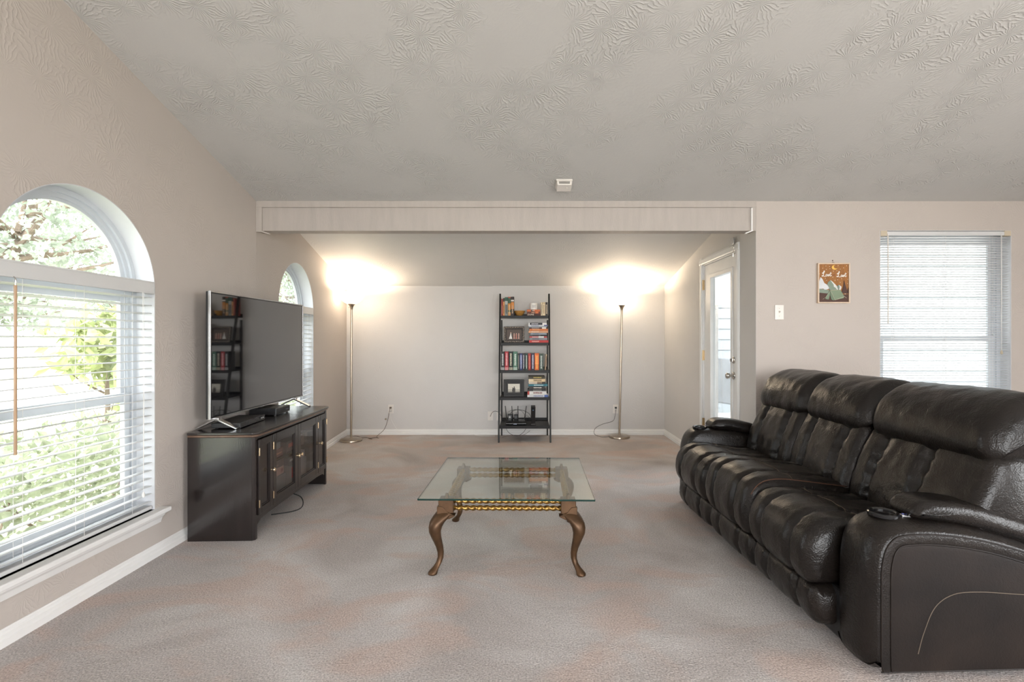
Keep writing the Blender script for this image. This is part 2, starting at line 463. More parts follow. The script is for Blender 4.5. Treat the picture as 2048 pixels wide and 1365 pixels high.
E = 0.03
wall('wall_left', [(YREAR, -0.1), (YM, -0.1), (YM, ZM+E), (YRIDGE, ZRIDGE+E), (YREAR, ZREAR+E)],
     [arch_loop(W1C, WR, WZ0, WZS)], lambda u, v, w: (XL-w, u, v), M['wall_x'])
LA = math.hypot(XLB-XL, YB-YM); AL = math.atan2(-(XLB-XL), YB-YM)
dA = Vector((-math.sin(AL), math.cos(AL))); nA = Vector((-math.cos(AL), -math.sin(AL)))
def mpA(u, v, w):
    p = Vector((XL, YM)) + dA*u + nA*w
    return (p.x, p.y, v)
wall('wall_left_alcove', [(0, -0.1), (LA+0.1, -0.1), (LA+0.1, ZB+E), (0, zalc(YM)+E)],
     [arch_loop(W2C, WR, WZ0, WZS)], mpA, M['wall_x'])
wall('wall_back', rect(XLB-0.15, XR_ALC+TH, -0.1, ZB+E), [], lambda u, v, w: (u, YB+w, v), M['wall_lit_y'])
D0, D1, DTOP = 4.36, 5.19, 2.012
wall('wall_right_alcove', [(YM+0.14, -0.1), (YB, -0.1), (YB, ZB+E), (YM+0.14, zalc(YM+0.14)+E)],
     [rect(D0, D1, -0.02, DTOP)], lambda u, v, w: (XR_ALC+w, u, v), M['wall_lit_x'])
W3 = (2.805, 3.843, 0.60, 2.111)
wall('wall_main', rect(XR_ALC, XR+TH, -0.1, zalc(YM)), [rect(*W3)], lambda u, v, w: (u, YM+w, v), M['wall_y'], th=0.14)
wall('wall_right', [(YREAR, -0.1), (YM, -0.1), (YM, ZM+E), (YRIDGE, ZRIDGE+E), (YREAR, ZREAR+E)],
     [rect(-1.9, 0.7, 0.4, 2.2)], lambda u, v, w: (XR+w, u, v), M['wall_x'])  # hole added for the side fill, out of view
wall('wall_rear', rect(XL-TH, XR+TH, -0.1, ZREAR+E), [rect(-1.8, 3.4, 0.02, 2.25)], lambda u, v, w: (u, YREAR-w, v), M['wall_y'])
# header over the alcove opening, its recessed board and the boxed trim around it
wall('wall_header', rect(XL-0.02, XR_ALC, ZHEAD, zalc(YM)), [], lambda u, v, w: (u, YM+0.012+w, v), M['header'], th=0.11)
def trim(name, x0, x1, z0, z1, d=0.016, m='header'):
    return struct(box(name, M[m], None, x0, x1, YM+0.012-d, YM+0.012, z0, z1, bevel=0.002))
trim('trim_1', XL, XR_ALC-0.002, ZM-0.047, ZM+0.005)
trim('trim_2', XL, XL+0.046, ZHEAD-0.012, ZM-0.047)
trim('trim_3', XR_ALC-0.030, XR_ALC-0.002, ZHEAD-0.004, ZM-0.047)
o = MB().box(XR_ALC-0.040, XR_ALC-0.030, YM-0.006, YM+0.012, ZHEAD-0.006, ZM-0.052)
o.obox((XR_ALC-0.056, YM+0.004, ZHEAD-0.012), (0.93, 0, 0.36), (0, 1, 0), (-0.36, 0, 0.93), 0.032, 0.012, 0.004)
struct(o.build('trim_4', M['white']))
o = MB().obox((XL+0.075, YM+0.002, ZHEAD-0.018), (0.9, 0, -0.3), (0, 1, 0), (0.3, 0, 0.9), 0.035, 0.014, 0.006)
struct(o.build('trim_5', M['header'], bevel=0.003))
# thin lining in the lightened wall colour, carries the alcove's brightness to the corner
struct(MB().box(XR_ALC-0.0015, XR_ALC+0.002, YM+0.0003, YM+0.1402, 0, ZHEAD).build('lit_corner_lining', M['wall_lit_x']))
# ceilings
def slab(name, pts, th, m):
    mb = MB(); n = len(pts)
    mb.add([p for p in pts] + [(x, y, z+th) for x, y, z in pts],
           [tuple(range(n)), tuple(range(2*n-1, n-1, -1))] + [(i, (i+1) % n, n+(i+1) % n, n+i) for i in range(n)])
    return struct(mb.build(name, m))
x0, x1 = XL-0.16, XR+0.16
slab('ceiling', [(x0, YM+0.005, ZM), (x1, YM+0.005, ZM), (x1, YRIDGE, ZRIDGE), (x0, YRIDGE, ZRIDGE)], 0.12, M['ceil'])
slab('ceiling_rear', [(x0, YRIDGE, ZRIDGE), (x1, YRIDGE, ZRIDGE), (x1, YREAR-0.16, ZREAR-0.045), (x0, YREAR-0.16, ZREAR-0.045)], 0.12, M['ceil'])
# the alcove ceiling is two drywall sheets; the left one sags a few millimetres at the joint
xj = -0.43
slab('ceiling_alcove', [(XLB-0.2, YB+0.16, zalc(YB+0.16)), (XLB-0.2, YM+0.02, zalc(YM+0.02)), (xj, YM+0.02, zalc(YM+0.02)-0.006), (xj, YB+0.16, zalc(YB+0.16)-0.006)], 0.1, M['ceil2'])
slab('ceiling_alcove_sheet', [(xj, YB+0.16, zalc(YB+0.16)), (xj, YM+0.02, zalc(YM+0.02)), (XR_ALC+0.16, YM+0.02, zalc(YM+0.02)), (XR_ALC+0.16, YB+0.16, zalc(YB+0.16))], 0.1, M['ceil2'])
# floor
me = MB().add([(XL-0.1, YREAR-0.1, 0), (XR+0.1, YREAR-0.1, 0), (XR+0.1, YM+0.1, 0), (XR_ALC+0.1, YM+0.1, 0), (XR_ALC+0.1, YB+0.1, 0), (XLB-0.1, YB+0.1, 0), (XL-0.1, YM, 0)],
              [(0, 1, 2, 3, 4, 5, 6)]).v
mb = MB(); n = len(me)
mb.add(me + [(x, y, -0.1) for x, y, z in me], [tuple(range(n)), tuple(range(2*n-1, n-1, -1))] + [(i, (i+1) % n, n+(i+1) % n, n+i) for i in range(n)])
struct(mb.build('floor', M['carpet']), 'grey beige cut-pile carpet with worn pinkish patches')
# baseboards: stepped profile (distance from wall, height)
BP = [(0, 0), (0.016, 0), (0.016, 0.030), (0.012, 0.034), (0.012, 0.052), (0.007, 0.058), (0.007, 0.066), (0.003, 0.072), (0, 0.072)]
def baseboard(name, a, b, nrm, m='white'):
    a, b, nrm = Vector(a), Vector(b), Vector(nrm)
    rings = [[(p.x+nrm.x*d, p.y+nrm.y*d, z) for d, z in BP] for p in (a, b)]
    return struct(MB().loft(rings).build(name, M[m]))
baseboard('baseboard_left', (XL, YREAR), (XL, YM), (1, 0))
baseboard('baseboard_left_alcove', (XL, YM), (XLB, YB), (-nA.x, -nA.y))
baseboard('baseboard_back', (XLB, YB), (XR_ALC, YB), (0, -1))
baseboard('baseboard_right_alcove', (XR_ALC, D1+0.075), (XR_ALC, YB), (-1, 0))
baseboard('baseboard_right_near_door', (XR_ALC, YM), (XR_ALC, D0-0.075), (-1, 0))
baseboard('baseboard_main', (XR_ALC, YM), (XR, YM), (0, -1))

# ---------------------------------------------------------------- windows
def band(outer, inner, x0, x1):
    """open band between two loops of (y, z) with equal counts, from depth x0 to x1"""
    mb = MB(); n = len(outer)
    vs = []
    for x in (x0, x1):
        vs += [(x, y, z) for y, z in outer]; vs += [(x, y, z) for y, z in inner]
    fs = []
    for i in range(n):
        j = (i+1) % n
        fs += [(i, j, n+j, n+i), (2*n+i, 3*n+i, 3*n+j, 2*n+j), (i, 2*n+i, 2*n+j, j), (n+i, n+j, 3*n+j, 3*n+i)]
    return mb.add(vs, fs)

def arched_window(name, loc, rz, horn_l, horn_r):
    w = sroot(name, loc, rz)
    al = lambda off: arch_loop(0, WR, WZ0, WZS, 40, off)
    band(al(0.0), al(0.004), -0.112, -0.001).build('reveal', M['reveal'], w, smooth=True)
    band(al(0.004), al(0.030), -0.158, -0.104).build('outer_frame', M['vinyl'], w, smooth=True)
    band(al(0.030), al(0.052), -0.158, -0.118).build('frame', M['vinyl'], w, smooth=True)
    # half-round light above the transom
    c = lambda off: [(-(WR-off)*math.cos(math.pi*i/40), WZS+0.02+(WR-off)*math.sin(math.pi*i/40)*0.99) for i in range(41)]
    band(c(0.052), c(0.085), -0.150, -0.128).build('arch_sash', M['vinyl'], w, smooth=True)
    box('transom', M['vinyl'], w, -0.158, -0.110, -WR+0.03, WR-0.03, WZS-0.035, WZS+0.035, bevel=0.004)
    pa = c(0.082)
    MB().prism(pa, -0.141, -0.137, lambda u, v, x: (x, u, v)).build('arch_pane', M['pane'], w)
    a = WR-0.052
    zm = 0.92
    up = MB()
    up.box(-0.152, -0.130, -a, -a+0.035, zm, WZS-0.035).box(-0.152, -0.130, a-0.035, a, zm, WZS-0.035)
    up.box(-0.152, -0.130, -a+0.035, a-0.035, WZS-0.07, WZS-0.035).box(-0.152, -0.130, -a+0.035, a-0.035, zm-0.02, zm+0.022)
    up.build('upper_sash', M['vinyl'], w, bevel=0.002)
    box('upper_pane', M['pane'], w, -0.143, -0.139, -a+0.03, a-0.03, zm+0.02, WZS-0.065)
    lo = MB()
    lo.box(-0.129, -0.106, -a, -a+0.04, WZ0+0.05, zm+0.03).box(-0.129, -0.106, a-0.04, a, WZ0+0.05, zm+0.03)
    lo.box(-0.129, -0.106, -a+0.04, a-0.04, WZ0+0.05, WZ0+0.1).box(-0.129, -0.106, -a+0.04, a-0.04, zm-0.02, zm+0.03)
    lo.build('lower_sash', M['vinyl'], w, bevel=0.002)
    box('lower_pane', M['pane'], w, -0.119, -0.115, -a+0.035, a-0.035, WZ0+0.095, zm-0.015)
    box('sill', M['white'], w, -0.11, 0.055, -WR-horn_l, WR+horn_r, WZ0-0.022, WZ0+0.004, bevel=0.006, seg=3)
    ap = [(0.0005, WZ0-0.022), (0.040, WZ0-0.022), (0.036, WZ0-0.035), (0.022, WZ0-0.05), (0.016, WZ0-0.068), (0.012, WZ0-0.08), (0.0005, WZ0-0.08)]
    rings = [[(x, y, z) for x, z in ap] for y in (-WR-horn_l+0.03, WR+horn_r-0.03)]
    MB().loft(rings).build('apron', M['white'], w, bevel=0.001)
    return w
arched_window('window_1', (XL, W1C, 0), 0, 0.06, 0.06)
p2 = mpA(W2C, 0, 0)
arched_window('window_2', p2, AL, 0.06, 0.06)

def slat_mesh(name, length, width, curve, th=0.0016, n=6):
    top = [(-width/2 + width*i/n, curve*(1-(2*i/n-1)**2)) for i in range(n+1)]
    ring = [(x, z+th/2) for x, z in top] + [(x, z-th/2) for x, z in reversed(top)]
    return MB().loft([[(x, y, z) for x, z in ring] for y in (-length/2, length/2)]).mesh(name, M['blind'], smooth=True, ang=60)

def wide_blind(label, loc, rz, tilt_wand=True):
    b = thing('window_blind', label, 'blind', loc, rz, 'white blinds on the arched windows')
    hl = WR-0.008
    box('head_rail', M['blind'], b, -0.058, -0.012, -hl, hl, 1.515, 1.56, bevel=0.003)
    mb = MB().box(-0.010, 0.002, -hl, hl, 1.507, 1.578)
    mb.box(-0.05, -0.010, -hl, -hl+0.004, 1.507, 1.578).box(-0.05, -0.010, hl-0.004, hl, 1.507, 1.578)
    mb.box(0.002, 0.005, -hl, hl, 1.570, 1.578).box(0.002, 0.005, -hl, hl, 1.507, 1.515)
    mb.build('valance', M['blind'], b, bevel=0.002)
    sm = slat_mesh('slat', 2*hl-0.006, 0.050, 0.003, 0.0028)
    nsl = 27
    zb = 0.318
    for i in range(nsl):
        z = zb + (1.485-zb)*i/(nsl-1)
        inst('slat', sm, b, (-0.036, 0, z), (0, R(-6 if i > 1 else -10), 0))
    box('bottom_rail', M['blind'], b, -0.064, -0.008, -hl+0.003, hl-0.003, 0.279, 0.298, bevel=0.005, seg=3)
    for y in (-0.30, 0.0, 0.30):
        MB().tube([(-0.0095, y, 0.30), (-0.0095, y, 1.51)], 0.0009, 5).build('ladder_cord', M['cord'], b)
        MB().tube([(-0.0625, y+0.012, 0.30), (-0.0625, y+0.012, 1.51)], 0.0009, 5).build('ladder_cord', M['cord'], b)
    if tilt_wand:
        MB().tube([(0.012, -0.352, 1.475), (0.014, -0.354, 0.77)], [0.0055, 0.0055], 8).build('tilt_wand', M['wand'], b, smooth=True)
        MB().tube(smooth_path([(-0.002, -0.352, 1.515), (0.012, -0.352, 1.50), (0.012, -0.352, 1.472)]), 0.0025, 6).build('wand_hook', M['chrome'], b)
    for k, y in enumerate((0.352, 0.360)):
        MB().tube(smooth_path([(0.006, y, 1.512), (0.008, y+0.002, 1.1), (0.007, 0.357, 0.40)]), 0.0011, 5).build('lift_cord', M['cord'], b)
    MB().lathe([(0.003, 0), (0.008, 0.006), (0.008, 0.018), (0.002, 0.032)], 10, (0.007, 0.357, 0.372)).build('cord_tassel', M['cord'], b, smooth=True)
    return b
wide_blind('wide-slat white blind with tan wand on the near arched window', (XL, W1C, 0), 0)
wide_blind('wide-slat white blind on the far arched window behind the television', p2, AL, False)

# right-hand window with mini blind (local +x into the room)
w3 = sroot('window_3', ((W3[0]+W3[1])/2, YM, 0), R(-90))
hw = (W3[1]-W3[0])/2; z0, z1 = W3[2], W3[3]
lp = lambda off: [(-hw+off, z0+off), (-hw+off, z1-off), (hw-off, z1-off), (hw-off, z0+off)]
band(lp(0), lp(0.004), -0.095, -0.001).build('reveal', M['reveal'], w3)
band(lp(0.004), lp(0.035), -0.138, -0.088).build('outer_frame', M['vinyl'], w3)
band(lp(0.035), lp(0.050), -0.138, -0.100).build('frame', M['vinyl'], w3)
a = hw-0.05; zm = 1.255
up = MB().box(-0.134, -0.116, -a, -a+0.03, zm, z1-0.05).box(-0.134, -0.116, a-0.03, a, zm, z1-0.05)
up.box(-0.134, -0.116, -a+0.03, a-0.03, z1-0.09, z1-0.05).box(-0.134, -0.116, -a+0.03, a-0.03, zm-0.02, zm+0.018).build('upper_sash', M['vinyl'], w3, bevel=0.002)
box('upper_pane', M['pane'], w3, -0.127, -0.123, -a+0.025, a-0.025, zm+0.015, z1-0.085)
lo = MB().box(-0.115, -0.097, -a, -a+0.045, z0+0.05, zm+0.02).box(-0.115, -0.097, a-0.045, a, z0+0.05, zm+0.02)
lo.box(-0.115, -0.097, -a+0.045, a-0.045, z0+0.05, z0+0.1).box(-0.115, -0.097, -a+0.045, a-0.045, zm-0.022, zm+0.02).build('lower_sash', M['vinyl'], w3, bevel=0.002)
box('lower_pane', M['pane'], w3, -0.108, -0.104, -a+0.04, a-0.04, z0+0.095, zm-0.018)
box('sill', M['white'], w3, -0.095, 0.04, -hw-0.04, hw+0.04, z0-0.02, z0+0.004, bevel=0.005)

b = thing('mini_blind', 'narrow-slat white mini blind on the square window above the sofa', 'blind', w3.location, R(-90))
box('head_rail', M['blind'], b, -0.026, 0.0, -hw+0.006, hw-0.006, z1-0.040, z1-0.008, bevel=0.002)
for s in (-1, 1):
    box('mounting_bracket', M['beige'], b, -0.03, 0.003, s*(hw-0.03)-0.026, s*(hw-0.03)+0.026, z1-0.044, z1-0.002, bevel=0.002)
sm = slat_mesh('slat', 2*hw-0.03, 0.025, 0.0018, 0.0010, 4)
n3 = 73
for i in range(n3):
    z = z0+0.05 + (z1-0.055-z0-0.05)*i/(n3-1)
    inst('slat', sm, b, (-0.013, 0, z), (random.uniform(-.001, .001), R(-13 + random.uniform(-2, 2)), 0))
box('bottom_rail', M['blind'], b, -0.025, -0.001, -hw+0.015, hw-0.015, z0+0.022, z0+0.038, bevel=0.003)
for y in (-0.41, 0.0, 0.37):
    for x in (-0.0005, -0.0255):
        MB().tube([(x, y, z0+0.03), (x, y, z1-0.04)], 0.0008, 5).build('ladder_cord', M['cord'], b)
MB().tube([(0.008, -0.462, z1-0.03), (0.010, -0.462, 1.375)], 0.0045, 6).build('tilt_wand', M['ivory'], b, smooth=True)
for y in (0.432, 0.438):
    MB().tube([(0.006, y, z1-0.03), (0.007, 0.435, 1.16)], 0.0016, 5).build('lift_cord', M['cord'], b)
MB().lathe([(0.003, 0), (0.009, 0.006), (0.008, 0.02), (0.002, 0.035)], 10, (0.007, 0.435, 1.13)).build('cord_tassel', M['beige'], b, smooth=True)

# unseen opening added for the rear fill, with a few frame posts
d = sroot('fill_opening', (0.8, YREAR, 0), 0)
mb = MB()
for x in (-2.6, -0.9, 0.85, 2.55): mb.box(x, x+0.05, -0.1, -0.04, 0.02, 2.25)
mb.box(-2.6, 2.6, -0.1, -0.04, 2.2, 2.25).box(-2.6, 2.6, -0.1, -0.04, 0.02, 0.07)
mb.build('frame', M['vinyl'], d)

# ---------------------------------------------------------------- glazed door in the alcove
d = sroot('door_1', (XR_ALC, 0, 0), 0, 'white half-open-looking glazed back door with chrome knob')
d['label'] = 'white glazed back door with satin knob in the alcove wall'
cs = 0.068
def casing(a0, a1, b0, b1):
    return MB().box(-0.012, 0.0, a0, a1, b0, b1)
cz = DTOP+cs
mb = MB()
prof = [(0, 0.0), (0, -0.010), (0.012, -0.016), (0.05, -0.014), (0.06, -0.008), (cs, -0.006), (cs, 0.0)]
def casing_piece(ya, yb, inner):  # vertical piece, profile grows away from the opening
    s = 1 if inner == ya else -1
    return [(x, (inner + s*dd)) for dd, x in prof]
for yi, s in ((D0, -1), (D1, 1)):
    mb.loft([[(x, yi+s*dd, z) for dd, x in prof] for z in (0, DTOP+cs)])
mb.loft([[(x-0.001, y, DTOP+dd) for dd, x in prof] for y in (D0-cs, D1+cs)])
mb.build('casing', M['doorw'], d, bevel=0.0015)
mb = MB().box(0.0, 0.11, D0, D0+0.012, 0, DTOP).box(0, 0.11, D1-0.012, D1, 0, DTOP).box(0, 0.11, D0, D1, DTOP-0.012, DTOP)
mb.build('jamb', M['doorw'], d)
l0, l1, lz = D0+0.014, D1-0.014, DTOP-0.014
g0, g1, gz0, gz1 = 4.50, 4.985, 0.26, 1.855
mb = MB().box(0.012, 0.052, l0, g0-0.03, 0.01, lz).box(0.012, 0.052, g1+0.03, l1, 0.01, lz)
mb.box(0.012, 0.052, g0-0.03, g1+0.03, gz1+0.03, lz).box(0.012, 0.052, g0-0.03, g1+0.03, 0.01, gz0-0.03)
mb.build('door_leaf', M['doorw'], d)
fr = lambda o: [(g0-o, gz0-o), (g0-o, gz1+o), (g1+o, gz1+o), (g1+o, gz0-o)]
band(fr(0.038), fr(0.0), 0.003, 0.056).build('glazing_frame', M['doorw'], d, bevel=0.004)
box('pane', M['doorglass'], d, 0.028, 0.034, g0-0.002, g1+0.002, gz0-0.002, gz1+0.002)
for z in (1.805, 1.086, 0.392):
    mb = MB().box(0.002, 0.012, l1-0.012, l1+0.012, z-0.05, z+0.05)
    mb.tube([(-0.002, l1+0.002, z-0.052), (-0.002, l1+0.002, z+0.052)], 0.007, 8)
    mb.build('hinge', M['brass'], d, smooth=True)
yk = 4.444
MB().disc((0.012, yk, 0.929), (-1, 0, 0), [(0.033, 0), (0.033, 0.006), (0.028, 0.011), (0.013, 0.014), (0.012, 0.034), (0.022, 0.040), (0.028, 0.050), (0.027, 0.062), (0.018, 0.070)], 20).build('door_knob', M['chrome'], d, smooth=True, ang=50)
mb = MB().disc((0.012, yk-0.006, 1.066), (-1, 0, 0), [(0.030, 0), (0.030, 0.010), (0.024, 0.014), (0.012, 0.016)], 20)
mb.obox((-0.012, yk-0.006, 1.066), (1, 0, 0), (0, 1, 0), (0, 0, 1), 0.012, 0.005, 0.014)
mb.build('deadbolt', M['chrome'], d, smooth=True)
mb = MB().box(-0.028, -0.018, D0-0.004, D0+0.052, DTOP+0.06, DTOP+0.12)
mb.build('door_closer_bracket', M['silver'], d, bevel=0.002)
MB().tube(smooth_path([(-0.024, D0+0.02, DTOP+0.065), (-0.026, D0-0.005, DTOP+0.03), (-0.024, D0+0.012, DTOP-0.01), (-0.022, D0+0.018, DTOP-0.045)]), 0.002, 6).build('bracket_wire', M['chrome'], d)
struct(box('threshold', M['chrome'], d, 0.0, 0.15, D0, D1, -0.01, 0.01))

# ---------------------------------------------------------------- outdoors
struct(box('ground_lawn', M['lawn'], None, -40, 40, -25, 45, -0.4, -0.15))
struct(box('driveway', M['pave'], None, -16, -9.0, -20, 40, -0.16, -0.135))
struct(box('rear_bounce_paving', M['pave'], None, -6, 12, -12, YREAR-0.17, -0.16, -0.12))  # unseen slab, added to keep green lawn bounce out of the room
struct(box('side_bounce_paving', M['pave'], None, XR+TH+0.01, 12, YREAR, YM+0.15, -0.16, -0.12))  # unseen too, added for neutral bounce on this side
struct(box('patio_slab', M['pave'], None, XR_ALC+TH+0.01, 9, YM+0.15, 9.4, -0.16, -0.12))
def leaves(n, centre, rad, size, shell=0.55, seed=1, box_=None, droop=0.3):
    rng = np.random.default_rng(seed)
    if box_ is None:
        d = rng.normal(size=(n, 3)); d /= np.linalg.norm(d, axis=1)[:, None]
        r = (shell + (1-shell)*rng.random(n))[:, None]
        lump = 0.82 + 0.18*np.sin(d[:, :1]*7+seed)*np.cos(d[:, 1:2]*6)
        P = np.array(centre) + d*r*np.array(rad)*lump
    else:
        P = np.array(box_[0]) + rng.random((n, 3))*(np.array(box_[1])-np.array(box_[0]))
        P[:, 2] += 0.05*np.sin(P[:, 1]*5) * (P[:, 2] > 0.2)
    a = rng.normal(size=(n, 3)); a[:, 2] -= droop; a /= np.linalg.norm(a, axis=1)[:, None]
    b = np.cross(a, rng.normal(size=(n, 3))); b /= np.linalg.norm(b, axis=1)[:, None]
    c = np.cross(a, b)
    s = (size*(0.6+0.8*rng.random(n)))[:, None]
    V = np.empty((n, 4, 3))
    V[:, 0] = P; V[:, 1] = P + a*s*0.5 + b*s*0.28 + c*s*0.06; V[:, 2] = P + a*s; V[:, 3] = P + a*s*0.5 - b*s*0.28 + c*s*0.06
    idx = np.arange(n)[:, None]*4
    F = np.concatenate([np.concatenate([idx, idx+1, idx+2], 1), np.concatenate([idx, idx+2, idx+3], 1)])
    return V.reshape(-1, 3), F
def leaf_obj(name, parent, m, V, F):
    me = bpy.data.meshes.new(name)
    me.from_pydata(V.tolist(), [], F.tolist()); me.materials.append(m)
    o = bpy.data.objects.new(name, me); COL.objects.link(o); o.parent = parent
    o['kind'] = 'stuff'
    return o
def branch_set(n, base, top, spread, seed, r0):
    rng = random.Random(seed); mb = MB()
    for i in range(n):
        t = rng.uniform(0.25, 0.95)
        p = Vector(base).lerp(Vector(top), t)
        q = p + Vector((rng.uniform(-1, 1)*spread[0], rng.uniform(-1, 1)*spread[1], rng.uniform(0.0, 0.9)*spread[2]))
        mid = p.lerp(q, 0.5) + Vector((0, 0, -0.08*spread[2]))
        mb.tube(smooth_path([p, mid, q], 4), [r0*(1-0.85*k/8) for k in range(9)], 6)
    return mb
# eave over the right-hand window and a patio cover beside the alcove
struct(MB().box(XR_ALC+TH+0.02, XR+0.6, YM+0.145, YM+0.80, 2.22, 2.36).build('trim_6', M['siding']))
# low hedge under the near window, a leafy shrub beside it, trees across the lawn
h = thing('clipped_hedge', 'low leafy hedge growing outside under the near arched window', 'hedge', (-3.35, 4.2, -0.15))
V, F = leaves(7500, None, None, 0.075, seed=3, box_=((-0.75, -2.9, 0.1), (0.55, 2.9, 0.70)), droop=-0.4)
leaf_obj('foliage', h, M['leaf_hedge'], V, F)
branch_set(26, (0, -2.6, 0.0), (0, 2.6, 0.1), (0.4, 0.3, 0.55), 4, 0.012).build('twigs', M['bark'], h)
s = thing('leafy_shrub', 'pale green broad-leaved shrub outside the near arched window', 'shrub', (-4.62, 5.55, -0.15))
V, F = leaves(520, (0, 0, 1.35), (0.46, 0.72, 0.62), 0.15, 0.35, seed=9, droop=0.5)
leaf_obj('foliage', s, M['leaf_light'], V, F)
V, F = leaves(200, (0.05, 0.45, 0.75), (0.3, 0.35, 0.6), 0.10, 0.2, seed=12, droop=0.5)
leaf_obj('foliage', s, M['leaf_light'], V, F)
branch_set(16, (0, 0, 0.1), (0, 0, 1.3), (0.4, 0.5, 0.5), 6, 0.014).build('branches', M['bark'], s)
MB().tube([(0, 0, 0), (0.02, 0.02, 0.7), (0, 0, 1.35)], [0.03, 0.024, 0.014], 8).build('trunk', M['bark'], s, smooth=True)
def tree(label, loc, crown, rad, n, size, seed, dy=0.0):
    t = thing('shade_tree', label, 'tree', loc, 0, 'trees across the lawn')
    V, F = leaves(n, (0, dy, crown), rad, size, 0.45, seed)
    leaf_obj('foliage', t, M['leaf_tree'], V, F)
    MB().tube(smooth_path([(0, 0, 0), (0.1, dy*0.3+0.05, crown*0.45), (0, dy+0.1, crown*0.95)], 4), [0.22-0.018*i for i in range(9)], 10).build('trunk', M['bark'], t, smooth=True)
    branch_set(22, (0.05, dy*0.3, crown*0.4), (0, dy+0.1, crown*1.1), (rad[0]*0.85, rad[1]*0.85, rad[2]*0.8), seed, 0.07).build('branches', M['bark'], t)
tree('spreading tree beyond the lawn, filling the near arch', (-11.2, 9.4, -0.15), 4.6, (3.6, 4.2, 2.9), 9000, 0.15, 21, 2.3)
tree('smaller rounded tree further along the drive', (-19, 17.5, -0.15), 3.4, (3.6, 4.2, 2.2), 3600, 0.26, 22)
tree('tall tree outside, seen through the far arched window', (-8.0, 18.5, -0.15), 4.4, (2.6, 3.2, 2.8), 6000, 0.15, 23)
tree('distant low tree across the street, left of the others', (-21, 27, -0.15), 3.2, (4.5, 5, 2.2), 3000, 0.3, 24)
# neighbouring house facing the right-hand window and the glazed door
f = thing('neighbour_house_wall', 'pale clapboard house wall outside beyond the right-hand window', 'house', (6.2, 9.6, -0.15))
pm = MB().add([(-4.6, 0, 0), (4.6, 0, 0), (4.6, 0.03, 0), (-4.6, 0.03, 0), (-4.6, 0.018, 0.205), (4.6, 0.018, 0.205), (4.6, 0.03, 0.205), (-4.6, 0.03, 0.205)],
              [(0,3,2,1),(4,5,6,7),(0,1,5,4),(1,2,6,5),(2,3,7,6),(3,0,4,7)]).mesh('clapboard', M['siding'])
for i in range(24): inst('clapboard', pm, f, (0, 0, i*0.2))
box('corner_board', M['siding'], f, -4.7, -4.6, -0.02, 0.06, 0, 4.8)
box('wall_core', M['siding'], f, -4.6, 4.6, 0.031, 0.2, 0, 4.8)
g = thing('covered_grill', 'grey covered grill on the patio behind the glazed door', 'grill', (3.05, 7.0, -0.12), R(20))
grey = mat('grey_cover', (0.16, 0.165, 0.18, 1), 0.6, var=0.2, vscale=5)
MB().loft([[(-.42, -.3, .5), (.42, -.3, .5), (.42, .3, .5), (-.42, .3, .5)], [(-.4, -.28, .9), (.4, -.28, .9), (.4, .28, .9), (-.4, .28, .9)], [(-.38, -.12, 1.12), (.2, -.12, 1.0), (.2, .2, 1.0), (-.38, .2, 1.12)]]).build('cover', grey, g, bevel=0.02)
for x in (-.36, .36):
    for y in (-.24, .24): box('leg', M['silver'], g, x-.02, x+.02, y-.02, y+.02, 0, 0.52)
box('lower_shelf', M['silver'], g, -.36, .36, -.24, .24, 0.16, 0.19)

# ---------------------------------------------------------------- torchiere floor lamps
def lamp(label, loc, lean, power, rb):
    t = thing('floor_lamp', label, 'floor lamp', loc, 0, 'torchiere floor lamps')
    MB().lathe([(0.02, 0.0), (0.128, 0.0), (0.133, 0.004), (0.133, 0.020), (0.128, 0.027), (0.06, 0.033), (0.02, 0.036)], 40).build('base', M['nickel'], t, smooth=True)
    MB().tube([(0, 0, 0.03), (lean, 0, 1.60)], 0.0125, 14).build('pole', M['nickel'], t, smooth=True)
    MB().lathe([(0.0125, 0), (0.014, 0.02), (0.018, 0.045), (0.028, 0.07), (0.044, 0.088), (0.046, 0.094)], 24, (lean, 0, 1.592)).build('socket_cup', M['nickel'], t, smooth=True)
    mb = MB().tube(smooth_path([(lean+0.012, -0.018, 1.64), (lean-0.025, -0.022, 1.645), (lean-0.03, -0.022, 1.635)]), 0.003, 6)
    mb.build('switch', M['nickel'], t)
    z = 1.684
    out = [(0.045, z), (0.075, z+0.012), (0.105, z+0.035), (0.132, z+0.068), (0.152, z+0.104), (rb, z+0.135)]
    inn = [(r-0.005, zz+0.003) for r, zz in reversed(out)]
    inn[-1] = (0.02, z+0.008)
    n = 40
    rings = [[(lean+r*math.cos(2*math.pi*i/n), r*math.sin(2*math.pi*i/n), zz) for i in range(n)] for r, zz in out+inn]
    MB().loft(rings).build('shade', M['bulbglass'], t, smooth=True)
    MB().lathe([(0.012, 0), (0.014, 0.02), (0.022, 0.03), (0.022, 0.04), (0.015, 0.05), (0.004, 0.054)], 16, (lean, 0, z+0.008)).build('bulb', mat('lamp_bulb', (1, 0.95, 0.88, 1), 0.4, emit=(1.0, 0.82, 0.58, 1), es=30), t, smooth=True)
    l = bpy.data.lights.new('lamp_glow', 'POINT'); l.energy = power; l.color = (1.0, 0.80, 0.58); l.shadow_soft_size = 0.035
    lo = bpy.data.objects.new('lamp_glow', l); COL.objects.link(lo); lo.parent = t; lo.location = (lean, 0, z+0.100)
    return t
lamp('brushed nickel torchiere lamp in the alcove corner behind the TV stand', (-2.135, 6.20, 0), 0.006, 40, 0.162)
lamp('brushed nickel torchiere lamp standing right of the ladder shelf', (1.20, 6.42, 0), 0.03, 40, 0.165)

